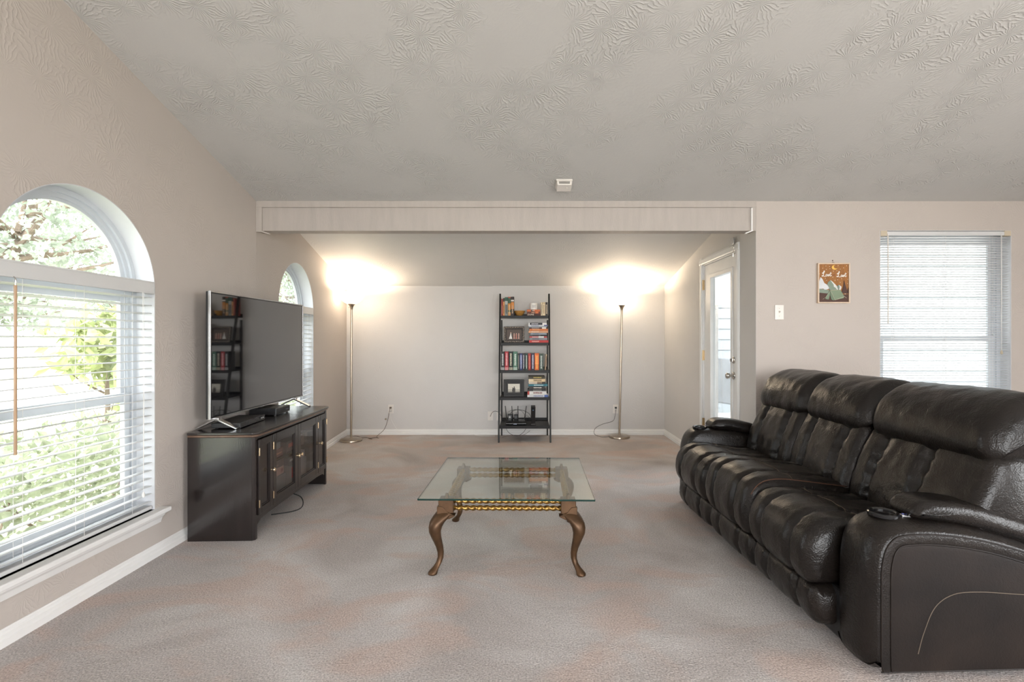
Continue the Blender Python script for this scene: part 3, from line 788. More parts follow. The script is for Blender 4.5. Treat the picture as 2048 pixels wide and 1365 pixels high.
# ---------------------------------------------------------------- TV stand
st = thing('tv_stand', 'espresso wooden TV stand with two glazed and two panelled doors', 'tv stand', (-2.082, 3.11, 0), R(1.9))
SL, SD, SH = 1.26, 0.415, 0.672
MB().prism([(0, -0.004), (SD-0.018, -0.004), (SD+0.014, 0.025), (SD+0.022, 0.2), (SD+0.027, 0.63), (SD+0.022, 1.06), (SD+0.014, SL-0.025), (SD-0.018, SL+0.004), (0, SL+0.004)], SH-0.016, SH, lambda u, v, w: (u, v, w)).build('top', M['espresso'], st, bevel=0.005, seg=3)
MB().prism([(0, 0.0), (SD-0.018, 0.0), (SD+0.006, 0.025), (SD+0.014, 0.2), (SD+0.019, 0.63), (SD+0.014, 1.06), (SD+0.006, SL-0.025), (SD-0.018, SL), (0, SL)], SH-0.030, SH-0.016, lambda u, v, w: (u, v, w)).build('top_moulding', M['espresso_edge'], st, bevel=0.004, seg=3)
FX = SD-0.012
for ys in (0.004, SL-0.026):
    box('side_panel', M['espresso'], st, 0.0, SD-0.024, ys, ys+0.022, 0.0, SH-0.030, bevel=0.002)
for s in (0, 1):
    yy = (lambda v: v) if s == 0 else (lambda v: SL-v)
    MB().prism([(SD-0.024, yy(0.004)), (SD-0.008, yy(0.016)), (SD-0.008, yy(0.04)), (SD-0.024, yy(0.04))], 0.0, SH-0.030, lambda u, v, w: (u, v, w)).build('corner_post', M['espresso'], st, bevel=0.002)
box('back_panel', M['espresso'], st, 0.0, 0.012, 0.026, SL-0.026, 0.10, SH-0.030)
box('bottom_board', M['espresso'], st, 0.012, FX-0.022, 0.026, SL-0.026, 0.115, 0.133)
box('shelf', M['espresso'], st, 0.012, FX-0.06, 0.245, SL-0.245, 0.385, 0.40)
for y in (0.232, SL-0.246): box('divider', M['espresso'], st, 0.012, FX-0.022, y, y+0.014, 0.133, SH-0.030)
# apron with a shallow arch between the feet
ap = [(0.04, 0.02), (0.055, 0.085), (0.10, 0.105), (0.2, 0.112), (SL-0.2, 0.112), (SL-0.10, 0.105), (SL-0.055, 0.085), (SL-0.04, 0.02), (SL-0.04, 0.142), (0.04, 0.142)]
MB().prism(ap, FX-0.020, FX-0.002, lambda u, v, w: (w, u, v)).build('apron', M['espresso'], st, bevel=0.002)
box('top_rail', M['espresso'], st, FX-0.020, FX-0.002, 0.04, SL-0.04, 0.622, SH-0.030)
knob_me = MB().disc((0, 0, 0), (1, 0, 0), [(0.006, 0), (0.005, 0.010), (0.012, 0.014), (0.014, 0.020), (0.011, 0.026), (0.004, 0.028)], 14).mesh('knob', M['gold'], True)
hinge_me = MB().tube([(0, 0, -0.024), (0, 0, 0.024)], 0.005, 8).mesh('hinge', M['gold'], True)
def cab_door(y0, y1, glass, knob_y, hinge_y):
    z0, z1 = 0.146, 0.618
    d = bpy.data.objects.new('door', None); COL.objects.link(d); d.parent = st; d.empty_display_size = 0.05
    sw = 0.036 if not glass else 0.048
    x0, x1 = FX-0.004, FX+0.014
    mb = MB().box(x0, x1, y0, y0+sw, z0, z1).box(x0, x1, y1-sw, y1, z0, z1)
    mb.box(x0, x1, y0+sw, y1-sw, z0, z0+sw+0.006).box(x0, x1, y0+sw, y1-sw, z1-sw-0.006, z1)
    mb.build('door_frame', M['espresso'], d, bevel=0.003)
    a, bb, c, e = y0+sw, y1-sw, z0+sw+0.006, z1-sw-0.006
    fr = lambda o: [(a+o, c+o), (a+o, e-o), (bb-o, e-o), (bb-o, c+o)]
    band(fr(0), fr(0.008), x0+0.002, x1-0.006).build('bead', M['espresso'], d, bevel=0.002)
    box('pane' if glass else 'panel', M['cabglass'] if glass else M['espresso'], d, x0+0.002, x0+0.006, a+0.001, bb-0.001, c+0.001, e-0.001)
    inst('knob', knob_me, d, (x1, knob_y, 0.39))
    for z in (z0+0.07, z1-0.075): inst('hinge', hinge_me, d, (x1+0.001, hinge_y, z))
cab_door(0.042, 0.228, False, 0.207, 0.044)
cab_door(0.234, 0.627, True, 0.606, 0.236)
cab_door(0.633, 1.026, True, 0.655, 1.024)
cab_door(1.032, SL-0.042, False, 1.053, SL-0.044)
# things behind the glass
def stand_box(label, y0, y1, x0, x1, z0, z1, c, stripe=None, band_c=None):
    o = MB().box(x0, x1, y0, y1, z0, z1).build('storage_box', flat(*c), None, bevel=0.002)
    o.location = st.location; o.rotation_euler = (0, 0, R(1.9))
    tag(o, label, 'box', 'boxes inside the TV stand')
    if stripe:
        (sy0, sy1, sz0, sz1), sc = stripe
        box('printed_panel', flat(*sc), o, x1, x1+0.0008, sy0, sy1, sz0, sz1)
    return o
stand_box('large grey box with a white label behind the near glass door', 0.27, 0.60, 0.10, 0.34, 0.1335, 0.27, (98, 92, 90), ((0.285, 0.375, 0.165, 0.258), (205, 200, 192)))
stand_box('rose-brown flat box lying on the large labelled box', 0.27, 0.59, 0.10, 0.33, 0.2705, 0.325, (150, 118, 108), ((0.54, 0.575, 0.285, 0.31), (120, 70, 60)))
stand_box('brown striped box topmost of the lower stack behind the near glass', 0.28, 0.59, 0.11, 0.33, 0.3255, 0.375, (92, 74, 66), ((0.30, 0.5, 0.345, 0.35), (160, 110, 95)))
stand_box('red-brown case on the upper shelf behind the near glass', 0.27, 0.60, 0.10, 0.32, 0.4005, 0.455, (110, 70, 60), ((0.30, 0.58, 0.42, 0.43), (170, 120, 100)))
stand_box('grey and white case topmost on the upper shelf behind near glass', 0.27, 0.58, 0.10, 0.31, 0.4555, 0.50, (120, 118, 118), ((0.30, 0.45, 0.465, 0.49), (190, 190, 190)))
stand_box('grey box with red lettering behind the far glass door', 0.66, 0.98, 0.10, 0.34, 0.1335, 0.30, (112, 104, 102), ((0.70, 0.76, 0.20, 0.28), (190, 70, 60)))
stand_box('slate case lying on the grey box behind the far glass', 0.66, 0.97, 0.10, 0.33, 0.3005, 0.36, (84, 76, 76), ((0.69, 0.85, 0.325, 0.34), (170, 165, 160)))
stand_box('dark case on the upper shelf behind the far glass door', 0.66, 0.98, 0.10, 0.32, 0.4005, 0.48, (70, 52, 48), ((0.69, 0.80, 0.43, 0.46), (160, 80, 70)))
# loose cable under the stand
tag(MB().tube(smooth_path([(-1.80, 3.78, 0.11), (-1.70, 3.82, 0.06), (-1.655, 3.76, 0.012), (-1.67, 3.66, 0.006), (-1.80, 3.58, 0.006)]), 0.004, 6).build('loose_cable', M['black_cord'], None, smooth=True),
    'black cable hanging to the carpet beneath the TV stand', 'cable')

# ---------------------------------------------------------------- television
tv = thing('television', 'large flat-screen television with silver legs on the TV stand', 'television', (-1.99, 3.845, SH), R(0.2))
TW, TZ0, TZ1 = 1.335, 0.072, 0.882
box('housing', M['plastic'], tv, -0.022, 0.006, -TW/2, TW/2, TZ0, TZ1, bevel=0.004)
box('rear_cover', M['plastic'], tv, -0.055, -0.021, -TW/2+0.15, TW/2-0.15, TZ0+0.03, TZ0+0.5, bevel=0.02)
lp = lambda o: [(-TW/2+o, TZ0+o), (-TW/2+o, TZ1-o), (TW/2-o, TZ1-o), (TW/2-o, TZ0+o)]
band(lp(-0.003), lp(0.006), -0.006, 0.0095).build('bezel', M['silver'], tv, bevel=0.001)
band(lp(0.007), lp(0.013), 0.004, 0.0085).build('inner_bezel', M['gloss'], tv)
box('screen', M['screen'], tv, 0.004, 0.0072, -TW/2+0.010, TW/2-0.010, TZ0+0.012, TZ1-0.012)
box('logo_plate', M['silver'], tv, 0.0085, 0.0105, -0.02, 0.02, TZ0+0.001, TZ0+0.006)
for y in (-0.60, 0.49):
    mb = MB()
    for s in (-1, 1):
        e = Vector((s*0.128, 0, 0.006)); a = Vector((0.0, 0, TZ0-0.006)); dd = (e-a).normalized()
        mb.obox((a+e)/2, dd, (0, 1, 0), dd.cross(Vector((0, 1, 0))), (e-a).length/2+0.004, 0.020, 0.005)
    mb.box(-0.018, 0.018, y*0-0.02, 0.02, TZ0-0.014, TZ0+0.004)
    o = mb.build('leg', M['silver'], tv, bevel=0.002); o.location = (0.012, y, 0)

# set-top boxes under the television
b1 = thing('cable_box', 'black cable box on the TV stand near its far end', 'cable box', (-1.985, 3.92, SH), R(1.0))
box('case', M['plastic'], b1, -0.095, 0.105, -0.115, 0.115, 0.006, 0.056, bevel=0.003)
box('front_panel', M['gloss'], b1, 0.105, 0.109, -0.112, 0.112, 0.009, 0.053, bevel=0.001)
box('display', flat(70, 72, 78), b1, 0.109, 0.1095, 0.04, 0.09, 0.025, 0.036)
for x in (-.08, .09):
    for y in (-.1, .1): MB().lathe([(0.01, 0), (0.01, 0.006)], 10, (x, y, 0)).build('foot', M['plastic'], b1)
b2 = thing('disc_player', 'slim black disc player lying under the near end of the television', 'disc player', (-1.945, 3.44, SH), R(5))
box('case', M['plastic'], b2, -0.09, 0.085, -0.185, 0.185, 0.005, 0.036, bevel=0.003)
box('front_panel', M['gloss'], b2, 0.085, 0.091, -0.185, 0.185, 0.004, 0.038, bevel=0.002)
box('disc_tray', flat(46, 44, 44, 0.3), b2, 0.091, 0.0922, -0.08, 0.08, 0.020, 0.031)
for k, y in enumerate((0.13, 0.155)): MB().disc((0.091, y, 0.02), (1, 0, 0), [(0.006, 0), (0.006, 0.003), (0.004, 0.004)], 10).build('button', M['silver'], b2)
for x in (-.07, .07):
    for y in (-.15, .15): MB().lathe([(0.01, 0), (0.01, 0.006)], 10, (x, y, 0)).build('foot', M['plastic'], b2)

# ---------------------------------------------------------------- coffee table
ct = thing('coffee_table', 'square glass-topped coffee table with bronze cabriole legs and rope rails', 'coffee table', (-0.090, 3.072, 0), R(-1.0))
g = 0.461
top = MB().box(-g, g, -g, g, 0.412, 0.4225).build('glass_top', M['tableglass'], ct, bevel=0.0025)
top.data.materials.append(M['glassedge'])
for p in top.data.polygons:
    if abs(p.normal.z) < 0.5: p.material_index = 1
bc = 0.329
def leg(sx, sy):
    secs = [(0.345, 0.000, 0.038, 2.6), (0.330, 0.012, 0.046, 2.6), (0.312, 0.026, 0.046, 2.3), (0.288, 0.044, 0.041, 2.1), (0.262, 0.053, 0.036, 2), (0.235, 0.055, 0.032, 2), (0.205, 0.050, 0.0275, 2), (0.172, 0.042, 0.0235, 2), (0.138, 0.034, 0.020, 2),
            (0.105, 0.029, 0.0175, 2), (0.078, 0.029, 0.016, 2), (0.054, 0.036, 0.0155, 2), (0.036, 0.047, 0.017, 2), (0.022, 0.058, 0.021, 2), (0.012, 0.064, 0.025, 2), (0.004, 0.065, 0.025, 2), (0.0, 0.064, 0.021, 2)]
    secs = [(z_ if z_ < 0.1 else z_-0.020*(z_-0.1)/0.245, o_, r_, p_) for z_, o_, r_, p_ in secs]
    rings = []; n = 20
    for z, o, r, pw in secs:
        ring = []
        for i in range(n):
            a = 2*math.pi*i/n
            c, s = math.cos(a), math.sin(a)
            k = (abs(c)**pw + abs(s)**pw)**(-1/pw)
            ring.append((sx*(bc+o)+c*r*k, sy*(bc+o)+s*r*k, z))
        rings.append(ring)
    l = MB().loft(rings).build('leg', M['bronze'], ct, smooth=True, ang=60)
    mb = MB().box(sx*bc-0.040, sx*bc+0.040, sy*bc-0.040, sy*bc+0.040, 0.315, 0.386)
    mb.build('corner_block', M['bronze'], l, bevel=0.003)
    # carved spandrels on the two outer faces: a quarter-round step and a pointed lip under it
    q = [(0.044*sx, 0.328), (0.044*sx, 0.372), (0.018*sx, 0.372), (0.006*sx, 0.360), (-0.004*sx, 0.345), (-0.02*sx, 0.335), (-0.04*sx, 0.330), (-0.04*sx, 0.328)]
    mb = MB().prism(q, sy*0.0395, sy*0.0465, lambda u, v, w: (sx*bc+u, sy*bc+w, v-0.020))
    mb.prism([(u*sx*sy, v) for u, v in q], sx*0.0395, sx*0.0465, lambda u, v, w: (sx*bc+w, sy*bc+u, v-0.020))
    mb.build('carved_spandrel', M['bronze'], l, bevel=0.001)
    lip = [(0.05*sx, 0.327), (-0.052*sx, 0.327), (-0.046*sx, 0.320), (-0.02*sx, 0.306), (0.05*sx, 0.306)]
    mb = MB().prism(lip, sy*0.0, sy*0.048, lambda u, v, w: (sx*bc+u, sy*bc+w, v-0.020))
    mb.build('knee_lip', M['bronze'], l, bevel=0.003)
    mb = MB().lathe([(0.014, 0), (0.013, 0.008), (0.008, 0.019), (0.008, 0.0255)], 12, (sx*bc, sy*bc, 0.386))
    mb.build('glass_support', M['bronze'], l, smooth=True)
for sx in (-1, 1):
    for sy in (-1, 1): leg(sx, sy)
def rope(p0, p1, r, turns):
    p0, p1 = Vector(p0), Vector(p1); a = (p1-p0).normalized(); t = Vector((0, 0, 1)); b = a.cross(t)
    m, n = 90, 12; rings = []
    for j in range(m+1):
        f = j/m; c = p0.lerp(p1, f); ring = []
        for i in range(n):
            th = 2*math.pi*i/n
            rr = r*(1 + 0.21*math.cos(2*(th - turns*2*math.pi*f)))
            ring.append(c + (t*math.cos(th) + b*math.sin(th))*rr)
        rings.append(ring)
    return MB().loft(rings)
for s in (-1, 1):
    for z in (0.371, 0.333):
        rope((-bc+0.038, s*bc, z), (bc-0.038, s*bc, z), 0.0128, 8).build('rope_rail', M['antgold'], ct, smooth=True)
        rope((s*bc, -bc+0.038, z), (s*bc, bc-0.038, z), 0.0128, 8).build('rope_rail', M['antgold'], ct, smooth=True)

# ---------------------------------------------------------------- reclining sofa
so = thing('reclining_sofa', 'black-brown leather three-seat reclining sofa with cup holders', 'sofa', (1.200, 1.84, 0), R(2.2))
def resample(poly, n, sub=8):
    P = [Vector((x, 0, z)) for x, z in poly]
    Q = smooth_path(P, sub, closed=True)
    L = [0]
    for i in range(len(Q)): L.append(L[-1] + (Q[(i+1) % len(Q)]-Q[i]).length)
    out = []; j = 0
    for k in range(n):
        s = L[-1]*k/n
        while L[j+1] < s: j += 1
        f = (s-L[j])/(L[j+1]-L[j]+1e-12)
        p = Q[j].lerp(Q[(j+1) % len(Q)], f); out.append((p.x, p.z))
    return out
def area2(p): return sum(p[i][0]*p[(i+1) % len(p)][1]-p[(i+1) % len(p)][0]*p[i][1] for i in range(len(p)))
def normals2(p):
    n = len(p); sg = 1 if area2(p) > 0 else -1; out = []
    for i in range(n):
        a, b = p[i-1], p[(i+1) % n]
        tx, tz = b[0]-a[0], b[1]-a[1]; l = math.hypot(tx, tz) + 1e-12
        out.append((sg*tz/l, -sg*tx/l))
    return out
def puffy(poly, y0, y1, seams=(), end=0.03, endw=0.05, seam_d=0.014, seam_w=0.03, n=64, step=0.011, wr=0.003, seed=0, round_pow=2.2, belly=0.0, face=None):
    """loft a rounded profile along y, pinched at the seams and the ends, with soft wrinkles"""
    P = resample(poly, n); Nn = normals2(P)
    m = max(10, int((y1-y0)/step)); rings = []
    for j in range(m+1):
        t = j/m; y = y0 + (y1-y0)*t
        de = min(y-y0, y1-y)
        ins = end*(1-min(1, de/endw))**round_pow if de < endw else 0.0
        for s in seams:
            ds = abs(y-(y0+(y1-y0)*s))
            if ds < seam_w: ins += seam_d*(1-ds/seam_w)**2
        ins -= belly*math.sin(math.pi*t)
        ring = []
        for (x, z), (nx, nz) in zip(P, Nn):
            v = Vector((x*9+seed, y*11, z*9))
            w = wr*noise.noise(v) + wr*0.6*noise.noise(Vector((x*26, y*22+seed, z*26)))
            # puckers that run out from the seams
            for s in seams:
                ds = abs(y-(y0+(y1-y0)*s))
                if ds < 0.09: w += wr*0.7*(1-ds/0.09)*math.sin(z*95+x*60+seed+3*noise.noise(v))
            k = -ins + w
            ring.append((x+nx*k, y, z+nz*k))
        rings.append(ring)
    return MB().loft(rings)
YS = [0.215, 0.750, 1.300, 1.850]
ARM_W = 0.21; SLEN = 2.075
dz = [0.0, 0.03, 0.0]
for i in range(3):
    y0, y1 = YS[i]+0.003, YS[i+1]-0.003; h = dz[i]
    seat = [(0.62, .24), (0.62, .455+h*.5), (0.45, .470+h), (0.28, .490+h), (0.14, .508+h), (0.05, .498+h), (-.015, .455+h), (-.045, .385), (-.045, .31), (-.025, .255), (0.02, .235), (0.3, .235)]
    mb = puffy(seat, y0, y1, (0.27, 0.73), 0.045, 0.06, 0.022, 0.036, wr=0.0045, seed=i*3.1, belly=0.006)
    o = mb.build('seat_cushion', M['leather'], so, smooth=True, ang=80)
    # pale stitched seam running along the seat, lying on the surface
    rows = [mb.v[k:k+64] for k in range(0, len(mb.v), 64)]
    k0 = min((k for k in range(64) if rows[len(rows)//2][k][2] > 0.4), key=lambda k: abs(rows[len(rows)//2][k][0]-0.235))
    MB().tube([(r_[k0][0], r_[k0][1], r_[k0][2]+0.0006) for r_ in rows[3:-3]], 0.0012, 5).build('stitch_line', M['stitch'], o, smooth=True)
    foot = [(0.25, .065), (0.07, .065), (0.02, .075), (-.008, .115), (-.016, .165), (-.006, .212), (0.03, .232), (0.25, .232)]
    puffy(foot, y0, y1, (0.27, 0.73), 0.035, 0.05, 0.018, 0.032, n=44, wr=0.0045, seed=i*5.7+1, belly=0.004).build('footrest', M['leather'], so, smooth=True, ang=80)
    back = [(0.50, .44), (0.485, .50), (0.50, .57), (0.535, .66), (0.575, .74), (0.62, .80), (0.74, .80), (0.80, .70), (0.80, .44), (0.65, .42)]
    by0 = y0-0.17 if i == 0 else y0-0.002
    puffy(back, by0, y1+0.002, (0.42, 0.80) if i == 0 else (0.25, 0.75), 0.035, 0.05, 0.032, 0.045, wr=0.007, seed=i*7.3+2, belly=0.008).build('backrest', M['leather'], so, smooth=True, ang=80)
    hy0, hy1 = (y0-0.17, y1-0.005) if i == 0 else (y0-0.005, y1-0.005) if i == 1 else (y0-0.005, y1+0.02)
    head = [(0.63, .765), (0.595, .785), (0.582, .83), (0.60, .90), (0.645, .965), (0.71, 1.01), (0.79, 1.03), (0.88, 1.02), (0.945, .975), (0.97, .90), (0.97, .76), (0.80, .745)]
    puffy(head, hy0, hy1, (), 0.055, 0.075, wr=0.005, seed=i*11.9+4, belly=0.010, round_pow=2.0).build('headrest', M['leather'], so, smooth=True, ang=80)
    MB().tube([(x-0.002, hy0+0.03+(hy1-hy0-0.06)*k/20, z-0.012) for k in range(21) for x, z in [(0.618, 0.772)]], 0.004, 6).build('welt', M['leather_side'], so, smooth=True)
# back shell
box('back_shell', M['leather_side'], so, 0.78, 0.975, 0.05, SLEN-0.04, 0.06, 0.90, bevel=0.03, seg=3)
box('base', M['plastic'], so, 0.08, 0.95, 0.03, SLEN-0.03, 0.035, 0.24, bevel=0.01)
ARM = [(0.070, .034), (0.062, .06), (0.058, .17), (0.058, .32), (0.064, .43), (0.088, .51), (0.14, .560), (0.22, .574), (0.34, .570), (0.50, .545), (0.66, .500), (0.80, .448), (0.90, .41), (0.95, .38), (0.957, .06), (0.948, .034), (0.5, .032), (0.10, .032)]
def arm(y_out, sgn, dzz):
    """y_out = outer face, sgn = +1 when the seat is on the +y side"""
    prof = [(x, z if z < 0.1 else z + dzz*min(1, (z-0.1)/0.3)) for x, z in ARM]
    P = resample(prof, 110, 10); Nn = normals2(P)
    secs = [(0.0, 0.036), (0.006, 0.029), (0.018, 0.019), (0.036, 0.009), (0.060, 0.003), (0.085, 0.000), (0.12, 0.0), (0.155, 0.002), (0.180, 0.009), (0.196, 0.020), (0.205, 0.034)]
    rings = []
    for d, ins in secs:
        ring = []
        for (x, z), (nx, nz) in zip(P, Nn):
            k = -ins + 0.0012*noise.noise(Vector((x*20, d*20, z*20)))
            zz = max(0.028, z+nz*k)
            ring.append((x+nx*k, y_out+sgn*d, zz))
        rings.append(ring)
    a = MB().loft(rings).build('arm', M['leather_side'] if False else M['leather'], so, smooth=True, ang=80)
    off = lambda ins: [(min(max(x-nx*ins, 0.060+ins), 0.955-ins), max(0.034, z-max(0, nz)*ins)) for (x, z), (nx, nz) in zip(P, Nn)]
    # band, flat side panel and the welts between them
    n = len(P)
    o1, o2 = off(0.040), off(0.076)
    panel = off(0.080)
    MB().loft([[(x, y_out-sgn*0.002, z) for x, z in o1], [(x, y_out-sgn*0.006, z) for x, z in off(0.058)], [(x, y_out-sgn*0.002, z) for x, z in o2]], cap=False).build('side_band', M['leather'], a, smooth=True, ang=80)
    MB().loft([[(x, y_out+sgn*0.004, z) for x, z in panel], [(x, y_out-sgn*0.003, z) for x, z in panel], [(x, y_out-sgn*0.005, z) for x, z in off(0.095)]]).build('side_panel', M['leather_side'], a, smooth=True, ang=80)
    for pp in (o1, o2):
        q = [(x, y_out-sgn*0.003, z) for x, z in pp]
        MB().tube(q, 0.0032, 6, closed=True).build('welt', M['leather_side'], a, smooth=True)
    seam = smooth_path([(0.235, y_out-sgn*0.0055, 0.10), (0.258, y_out-sgn*0.0055, 0.18), (0.30, y_out-sgn*0.0055, 0.27), (0.37, y_out-sgn*0.0055, 0.315), (0.47, y_out-sgn*0.0055, 0.322), (0.60, y_out-sgn*0.0055, 0.312), (0.76, y_out-sgn*0.0055, 0.30)])
    MB().tube(seam, 0.0014, 5).build('stitch_line', M['stitch'], a, smooth=True)
    pad = [(0.262, .578), (0.276, .622), (0.33, .642), (0.45, .634), (0.60, .598), (0.75, .548), (0.88, .494), (0.90, .455), (0.86, .43), (0.70, .475), (0.5, .535), (0.36, .562)]
    pad = [(x, z+dzz) for x, z in pad]
    ya, yb = sorted((y_out+sgn*0.030, y_out+sgn*0.190))
    puffy(pad, ya, yb, (), 0.026, 0.035, n=72, step=0.008, wr=0.0015, seed=y_out*9, round_pow=2).build('arm_pad', M['leather'], a, smooth=True, ang=80)
    zc = 0.5745+dzz
    c = (0.195, y_out+sgn*0.112, zc)
    nr = 32
    MB().lathe([(0.038, 0.0), (0.038, 0.004), (0.043, 0.0075), (0.050, 0.008), (0.054, 0.004), (0.054, -0.006), (0.038, -0.006)], nr, c).build('cup_holder_rim', M['gloss'], a, smooth=True)
    MB().lathe([(0.0005, -0.004), (0.038, -0.004), (0.038, 0.0), (0.030, -0.0005), (0.0005, -0.001)], nr, c).build('cup_holder_dark_disc', M['darkslot'], a, smooth=True)  # flat dark disc on the solid arm stands for the shaded hollow
    cp = MB().obox((c[0]+0.062, c[1]-sgn*0.03, zc+0.001), (1, 0, -0.05), (0, 1, 0), (0.05, 0, 1), 0.020, 0.012, 0.005).build('control_panel', M['silver'], a, bevel=0.004)
    for k in (-1, 1):
        MB().lathe([(0.005, 0), (0.005, 0.003), (0.003, 0.004)], 10, (c[0]+0.062+k*0.008, c[1]-sgn*0.03, zc+0.0055)).build('button', flat(90, 95, 150, 0.3), cp)
    return a
arm(0.0, 1, 0.0)
arm(SLEN, -1, 0.012)
# worn rust welt along the raised middle seat
pts = [(0.55, YS[1]+0.012, .478), (0.30, YS[1]+0.012, .512), (0.16, YS[1]+0.012, .528), (0.07, YS[1]+0.012, .520), (0.02, YS[1]+0.012, .490), (-.006, YS[1]+0.014, .45)]
MB().tube(smooth_path(pts), 0.0026, 6).build('worn_welt', M['rust'], so, smooth=True)

# ---------------------------------------------------------------- ladder bookshelf
bs = thing('ladder_bookshelf', 'black leaning ladder bookshelf with five shelves against the back wall', 'bookshelf', (0, 0, 0))
yf = lambda z: 6.10 + 0.2077*z
SX0, SX1 = -0.318, 0.308
SHZ = [1.549, 1.206, 0.8645, 0.5366, 0.198]
for x in (SX0, SX1):
    q = [(yf(0)-0.012, 0.0), (yf(0)+0.030, 0.0), (yf(1.83)+0.022, 1.80), (yf(1.83)+0.010, 1.835), (yf(1.83)-0.008, 1.835)]
    MB().prism(q, x-0.010, x+0.010, lambda u, v, w: (w, u, v)).build('front_leg', M['black'], bs, bevel=0.002)
    MB().box(x-0.009 + (0.016 if x < 0 else -0.016), x+0.009+(0.016 if x < 0 else -0.016), 6.545, 6.580, 0, 1.50).build('rear_leg', M['black'], bs, bevel=0.002)
for z in SHZ:
    y0 = yf(z)
    o = MB().box(SX0+0.010, SX1-0.010, y0-0.006, 6.585, z-0.018, z)
    o.build('shelf', M['black'], bs, bevel=0.0015)
    MB().box(SX0+0.010, SX1-0.010, y0-0.010, y0+0.004, z-0.034, z+0.001).build('shelf_front_rail', M['black'], bs, bevel=0.0015)
    MB().box(SX0+0.010, SX1-0.010, 6.578, 6.586, z-0.01, z+0.03).build('shelf_back_rail', M['black'], bs, bevel=0.001)

def marks(mb, u0, u1, v0, v1, mp, seed, vertical):
    """a line of small lettering-like blocks"""
    rng = random.Random(seed); u = u0
    while u < u1:
        w = rng.uniform(0.25, 0.8)*(v1-v0)
        if u+w > u1: break
        mb.add(*block(mp, u, u+w*0.72, v0+rng.uniform(0, .15)*(v1-v0), v1-rng.uniform(0, .15)*(v1-v0)))
        u += w
    return mb
def block(mp, a, b, c, d):
    vs = [mp(a, c, 0), mp(b, c, 0), mp(b, d, 0), mp(a, d, 0), mp(a, c, 1), mp(b, c, 1), mp(b, d, 1), mp(a, d, 1)]
    return vs, [(0,3,2,1),(4,5,6,7),(0,1,5,4),(1,2,6,5),(2,3,7,6),(3,0,4,7)]
def book(label, group, loc, L, T, D, col, title=None, band_=None, stand=True, rz=0.0, tilt=0.0, text=None, seed=0, spine_bits=True):
    """L along the spine, T thickness, D depth; spine faces -y. Standing: L up. Lying: L along x."""
    cv = 0.0022
    def mpv(l, t, d):     # l along spine 0..L, t across 0..T, d depth 0..D
        return (t-T/2, d, l) if stand else (l-L/2, d, t)
    mb = MB()
    def bx(l0, l1, t0, t1, d0, d1, m=mb):
        c = [mpv(l, t, d) for d in (d0, d1) for l, t in ((l0, t0), (l1, t0), (l1, t1), (l0, t1))]
        m.add(c, [(0,3,2,1),(4,5,6,7),(0,1,5,4),(1,2,6,5),(2,3,7,6),(3,0,4,7)])
    bx(0, L, 0, cv, 0, D); bx(0, L, T-cv, T, 0, D); bx(0, L, cv, T-cv, 0, cv)
    o = mb.build('book', flat(*col), None, bevel=0.0007, seg=1)
    o.location = loc; o.rotation_euler = (0, tilt, rz)
    tag(o, label, 'book', group)
    pg = MB(); bx(0.003, L-0.003, cv, T-cv, cv, D-0.004, pg); pg.build('pages', M['paper'], o)
    mp = lambda u, v, w: mpv(u, v, -0.0006*w if w else 0.0003)
    if band_:
        for (a, b_, c) in band_:
            m2 = MB().add(*block(mp, a*L, b_*L, 0.0006, T-0.0006)); m2.build('spine_band', flat(*c), o)
    if title and not text:
        mp2 = lambda u, v, w: mpv(u, v, -0.0010*w if w else 0.0)
        m2 = marks(MB(), L*title[1], L*title[2], T*0.28, T*0.72, mp2, seed, stand); m2.build('spine_title', flat(*title[0]), o)
    if text:
        cu = bpy.data.curves.new('spine_title', 'FONT'); cu.body = text[0]; cu.size = T*1.05; cu.extrude = 0.0005
        cu.align_x = 'CENTER'; cu.align_y = 'CENTER'; cu.materials.append(flat(*text[1]))
        tmp = bpy.data.objects.new('spine_title', cu); COL.objects.link(tmp)
        bpy.context.view_layer.update()
        me = bpy.data.meshes.new_from_object(tmp.evaluated_get(bpy.context.evaluated_depsgraph_get()))
        bpy.data.objects.remove(tmp); bpy.data.curves.remove(cu)
        c = bpy.data.objects.new('spine_title', me); COL.objects.link(c); c.parent = o
        c.location = (text[2], -0.0008, T/2); c.rotation_euler = (R(90), 0, 0)
    return o
s0 = 6.0/1010
pxX = lambda px, y: (px-1050)*y/1010
# --- top shelf
z = SHZ[0]; Y = yf(z)+0.002; G = 'books on the top shelf'
bk = [(1002.6, 1005.8, .215, (140, 48, 44), 'thin red book at the left end of the top shelf', (196, 130, 110)),
      (1006.0, 1009.2, .225, (214, 150, 92), 'thin peach and black book second on the top shelf', (40, 30, 30)),
      (1009.5, 1015.6, .235, (128, 132, 128), 'grey book with green head standing on the top shelf', (40, 44, 44)),
      (1016.0, 1021.4, .240, (58, 84, 62), 'green and amber book standing on the top shelf', (210, 190, 150)),
      (1021.8, 1028.0, .242, (46, 32, 26), 'dark book with white band and amber spine beside the wooden bowl', (190, 160, 130))]
for i, (a, b_, h, c, lb, tc) in enumerate(bk):
    xa, xb = pxX(a, 6.42), pxX(b_, 6.42)
    bands = {2: [(0.80, 1.0, (34, 84, 66)), (0.62, 0.80, (165, 168, 162))], 3: [(0.30, 0.66, (196, 128, 44)), (0.94, 1.0, (170, 74, 48)), (0, 0.2, (190, 140, 90))], 4: [(0.36, 0.72, (206, 132, 58)), (0.76, 0.84, (226, 220, 210))], 1: [(0.8, 1.0, (40, 32, 30))]}.get(i)
    book(lb, G, ((xa+xb)/2, Y, z), h, xb-xa, 0.125, c, (tc, 0.12, 0.6), bands, seed=i)
bowl = MB()
